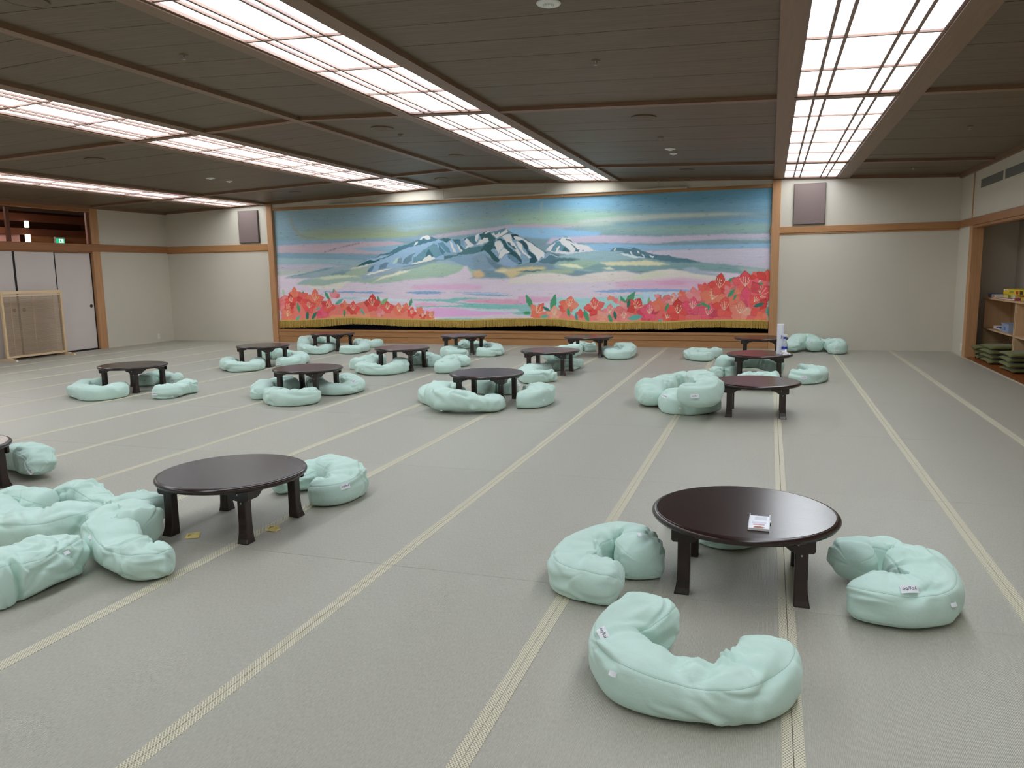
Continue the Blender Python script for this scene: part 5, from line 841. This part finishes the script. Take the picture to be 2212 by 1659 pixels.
# vent panel high on the right wall
e=empty('wall_vent',(XR,10.2,2.50)); tag(e,'long grey louvred vent high on the right wall','vent')
MB().box(-.010,0,-2.60,2.60,.060,.075).box(-.010,0,-2.60,2.60,-.075,-.060).box(-.010,0,2.585,2.60,-.06,.06).box(-.010,0,-2.6,-2.585,-.06,.06).build('vent_frame',M['wall'],e)
for a_ in (-1.50,-.37,.76,1.455): pass
m=MB().box(-.003,-.001,-2.585,2.585,-.06,.06); m.build('vent_backing',plain('dark vent duct',(96,96,92)),e)
for k in range(9):
    z=-.053+k*.0132; MB().box(-.007,-.003,-2.585,2.585,z,z+.008).build('louvre',M['vent'],e)
for y in (-1.4,-.02,1.42): MB().box(-.011,-.002,y-.04,y+.04,-.06,.06).build('vent_divider',M['wall'],e)
# ceiling discs
def disc(x,y,r,kind,lab):
    e=empty(kind,(x,y,cz(x)+(.034)),0); e.rotation_euler=(0,math.atan(.0362)*(1 if x>XC else -1),0)
    if kind=='ceiling_speaker':
        tag(e,lab,'ceiling speaker','round brown ceiling speakers'); MB().lathe([(0,-.008),(r-.008,-.008),(r,-.005),(r,0),(0,0)],n=36,cap=False).build('speaker_grille',plain('brown speaker mesh',(116,98,82),.7,scale=300,var=.2),e,True); MB().lathe([(r-.012,-.0095),(r+.002,-.0095),(r+.004,0),(r-.012,0)],n=36,cap=False).build('speaker_ring',M['plank'],e,True)
    elif kind=='smoke_detector':
        tag(e,lab,'smoke detector'); MB().lathe([(0,-.012),(r*.9,-.012),(r,-.006),(r,0),(0,0)],n=36,cap=False).build('detector_base',M['white'],e,True)
        MB().lathe([(0,-.026),(r*.28,-.026),(r*.40,-.022),(r*.42,-.012),(0,-.012)],n=28,cap=False).build('detector_head',M['white'],e,True)
        m=MB()
        for k in range(10):
            g=2*PI*k/10; m.tube((r*.41*math.cos(g),r*.41*math.sin(g),-.014),(r*.36*math.cos(g),r*.36*math.sin(g),-.024),.0018,5)
        m.build('detector_ribs',plain('grey detector slots',(120,122,120)),e)
    else:
        tag(e,lab,'sprinkler'); MB().lathe([(0,-.005),(r*.9,-.005),(r,0),(0,0)],n=24,cap=False).build('sprinkler_plate',M['plank'],e,True)
        MB().tube((0,0,-.005),(0,0,-.022),.007,8).build('sprinkler_stem',M['steel'],e)
        for g in (0,PI/2): MB().tube((math.cos(g)*.014,math.sin(g)*.014,-.005),(math.cos(g)*.006,math.sin(g)*.006,-.030),.0025,6).tube((-math.cos(g)*.014,-math.sin(g)*.014,-.005),(-math.cos(g)*.006,-math.sin(g)*.006,-.030),.0025,6).build('sprinkler_arm',M['steel'],e)
        MB().lathe([(0,-.033),(.013,-.033),(.013,-.030),(0,-.030)],n=16,cap=False).build('deflector',M['steel'],e)
SP='ceiling_speaker'; SM='smoke_detector'; SK='sprinkler'
disc(-4.244,3.755,.125,SP,'round brown ceiling speaker at the top left corner of the photo'); disc(-8.39,8.218,.125,SP,'round brown ceiling speaker between the two leftmost light strips')
disc(-1.267,8.232,.125,SP,'round brown ceiling speaker left of the right hand light strip'); disc(-4.242,8.262,.125,SP,'round brown ceiling speaker just right of the ceiling ridge')
disc(-4.27,10.57,.11,SP,'round brown ceiling speaker farther along beside the ceiling ridge'); disc(-8.45,12.85,.11,SP,'round brown ceiling speaker above the left end of the stage')
disc(-5.535,12.94,.11,SP,'round brown ceiling speaker left of the ridge near the stage'); disc(-1.28,12.74,.11,SP,'round brown ceiling speaker near the right end of the stage')
disc(-1.262,4.597,.072,SM,'white round smoke detector nearest the camera'); disc(-8.40,10.46,.07,SM,'white smoke detector on the left ceiling, larger of two'); disc(-8.415,10.93,.05,SM,'small white detector beside the larger one on the left ceiling')
disc(-1.267,10.47,.07,SM,'white smoke detector on the right ceiling toward the stage'); disc(-1.276,10.91,.05,SM,'small white detector behind the one on the right ceiling')
disc(-4.207,5.035,.035,SK,'small sprinkler head left of the second light strip'); disc(-1.272,5.933,.035,SK,'small sprinkler head behind the nearest smoke detector'); disc(-4.242,8.733,.035,SK,'small sprinkler head beside the ridge speaker')
disc(-1.27,9.535,.035,SK,'small sprinkler head on the right ceiling before the white detectors'); disc(1.93,9.459,.035,SK,'small sprinkler head right of the right hand light strip'); disc(1.956,13.0,.035,SK,'small sprinkler head in the far right corner of the ceiling')
# beyond the transom: lamps and exit sign
glow=plain('lit lamp glass',(250,246,238),.4,emit=(255,248,236),es=1.2)
for y,z0,z1,r,lab in ((12.27,2.43,2.565,.042,'upper white cylinder lamp seen through the transom'),(12.27,2.14,2.30,.05,'lower white cylinder lamp seen through the transom')):
    e=empty('cylinder_lamp',(-14.44,y,z0)); tag(e,lab,'lamp','white cylinder lamps beyond the transom')
    MB().lathe([(0,0),(r*.9,0),(r,.008),(r,z1-z0-.008),(r*.9,z1-z0),(0,z1-z0)],n=24,cap=False).build('lamp_shade',glow,e,True); MB().box(-.06,-.0,-.012,.012,.05,.08).build('lamp_bracket',M['steel'],e)
e=empty('exit_sign',(-14.44,13.04,2.135)); tag(e,'green and white exit sign seen through the transom','sign'); e.rotation_euler=(0,0,PI/2)
MB().box(-.115,.115,-.0,.05,0,.135,.004).build('sign_case',plain('grey sign case',(170,170,160)),e)
green=plain('lit green sign',(40,190,130),.4,emit=(40,190,130),es=.8); wht=plain('lit white sign',(225,245,240),.4,emit=(225,245,240),es=.9)
MB().box(-.105,.105,-.003,0,.004,.100).build('sign_face',green,e); MB().box(-.035,.075,-.005,-.003,.012,.092).build('sign_door',wht,e)
MB().box(-.004,.012,-.0065,-.005,.070,.084).prism([(-.012,.066),(.014,.070),(.020,.040),(.042,.020),(.034,.014),(.010,.034),(-.004,.036),(-.020,.016),(-.030,.020),(-.010,.044),(-.022,.052),(-.018,.060)],'y',-.0065,-.005).build('running_figure',green,e)
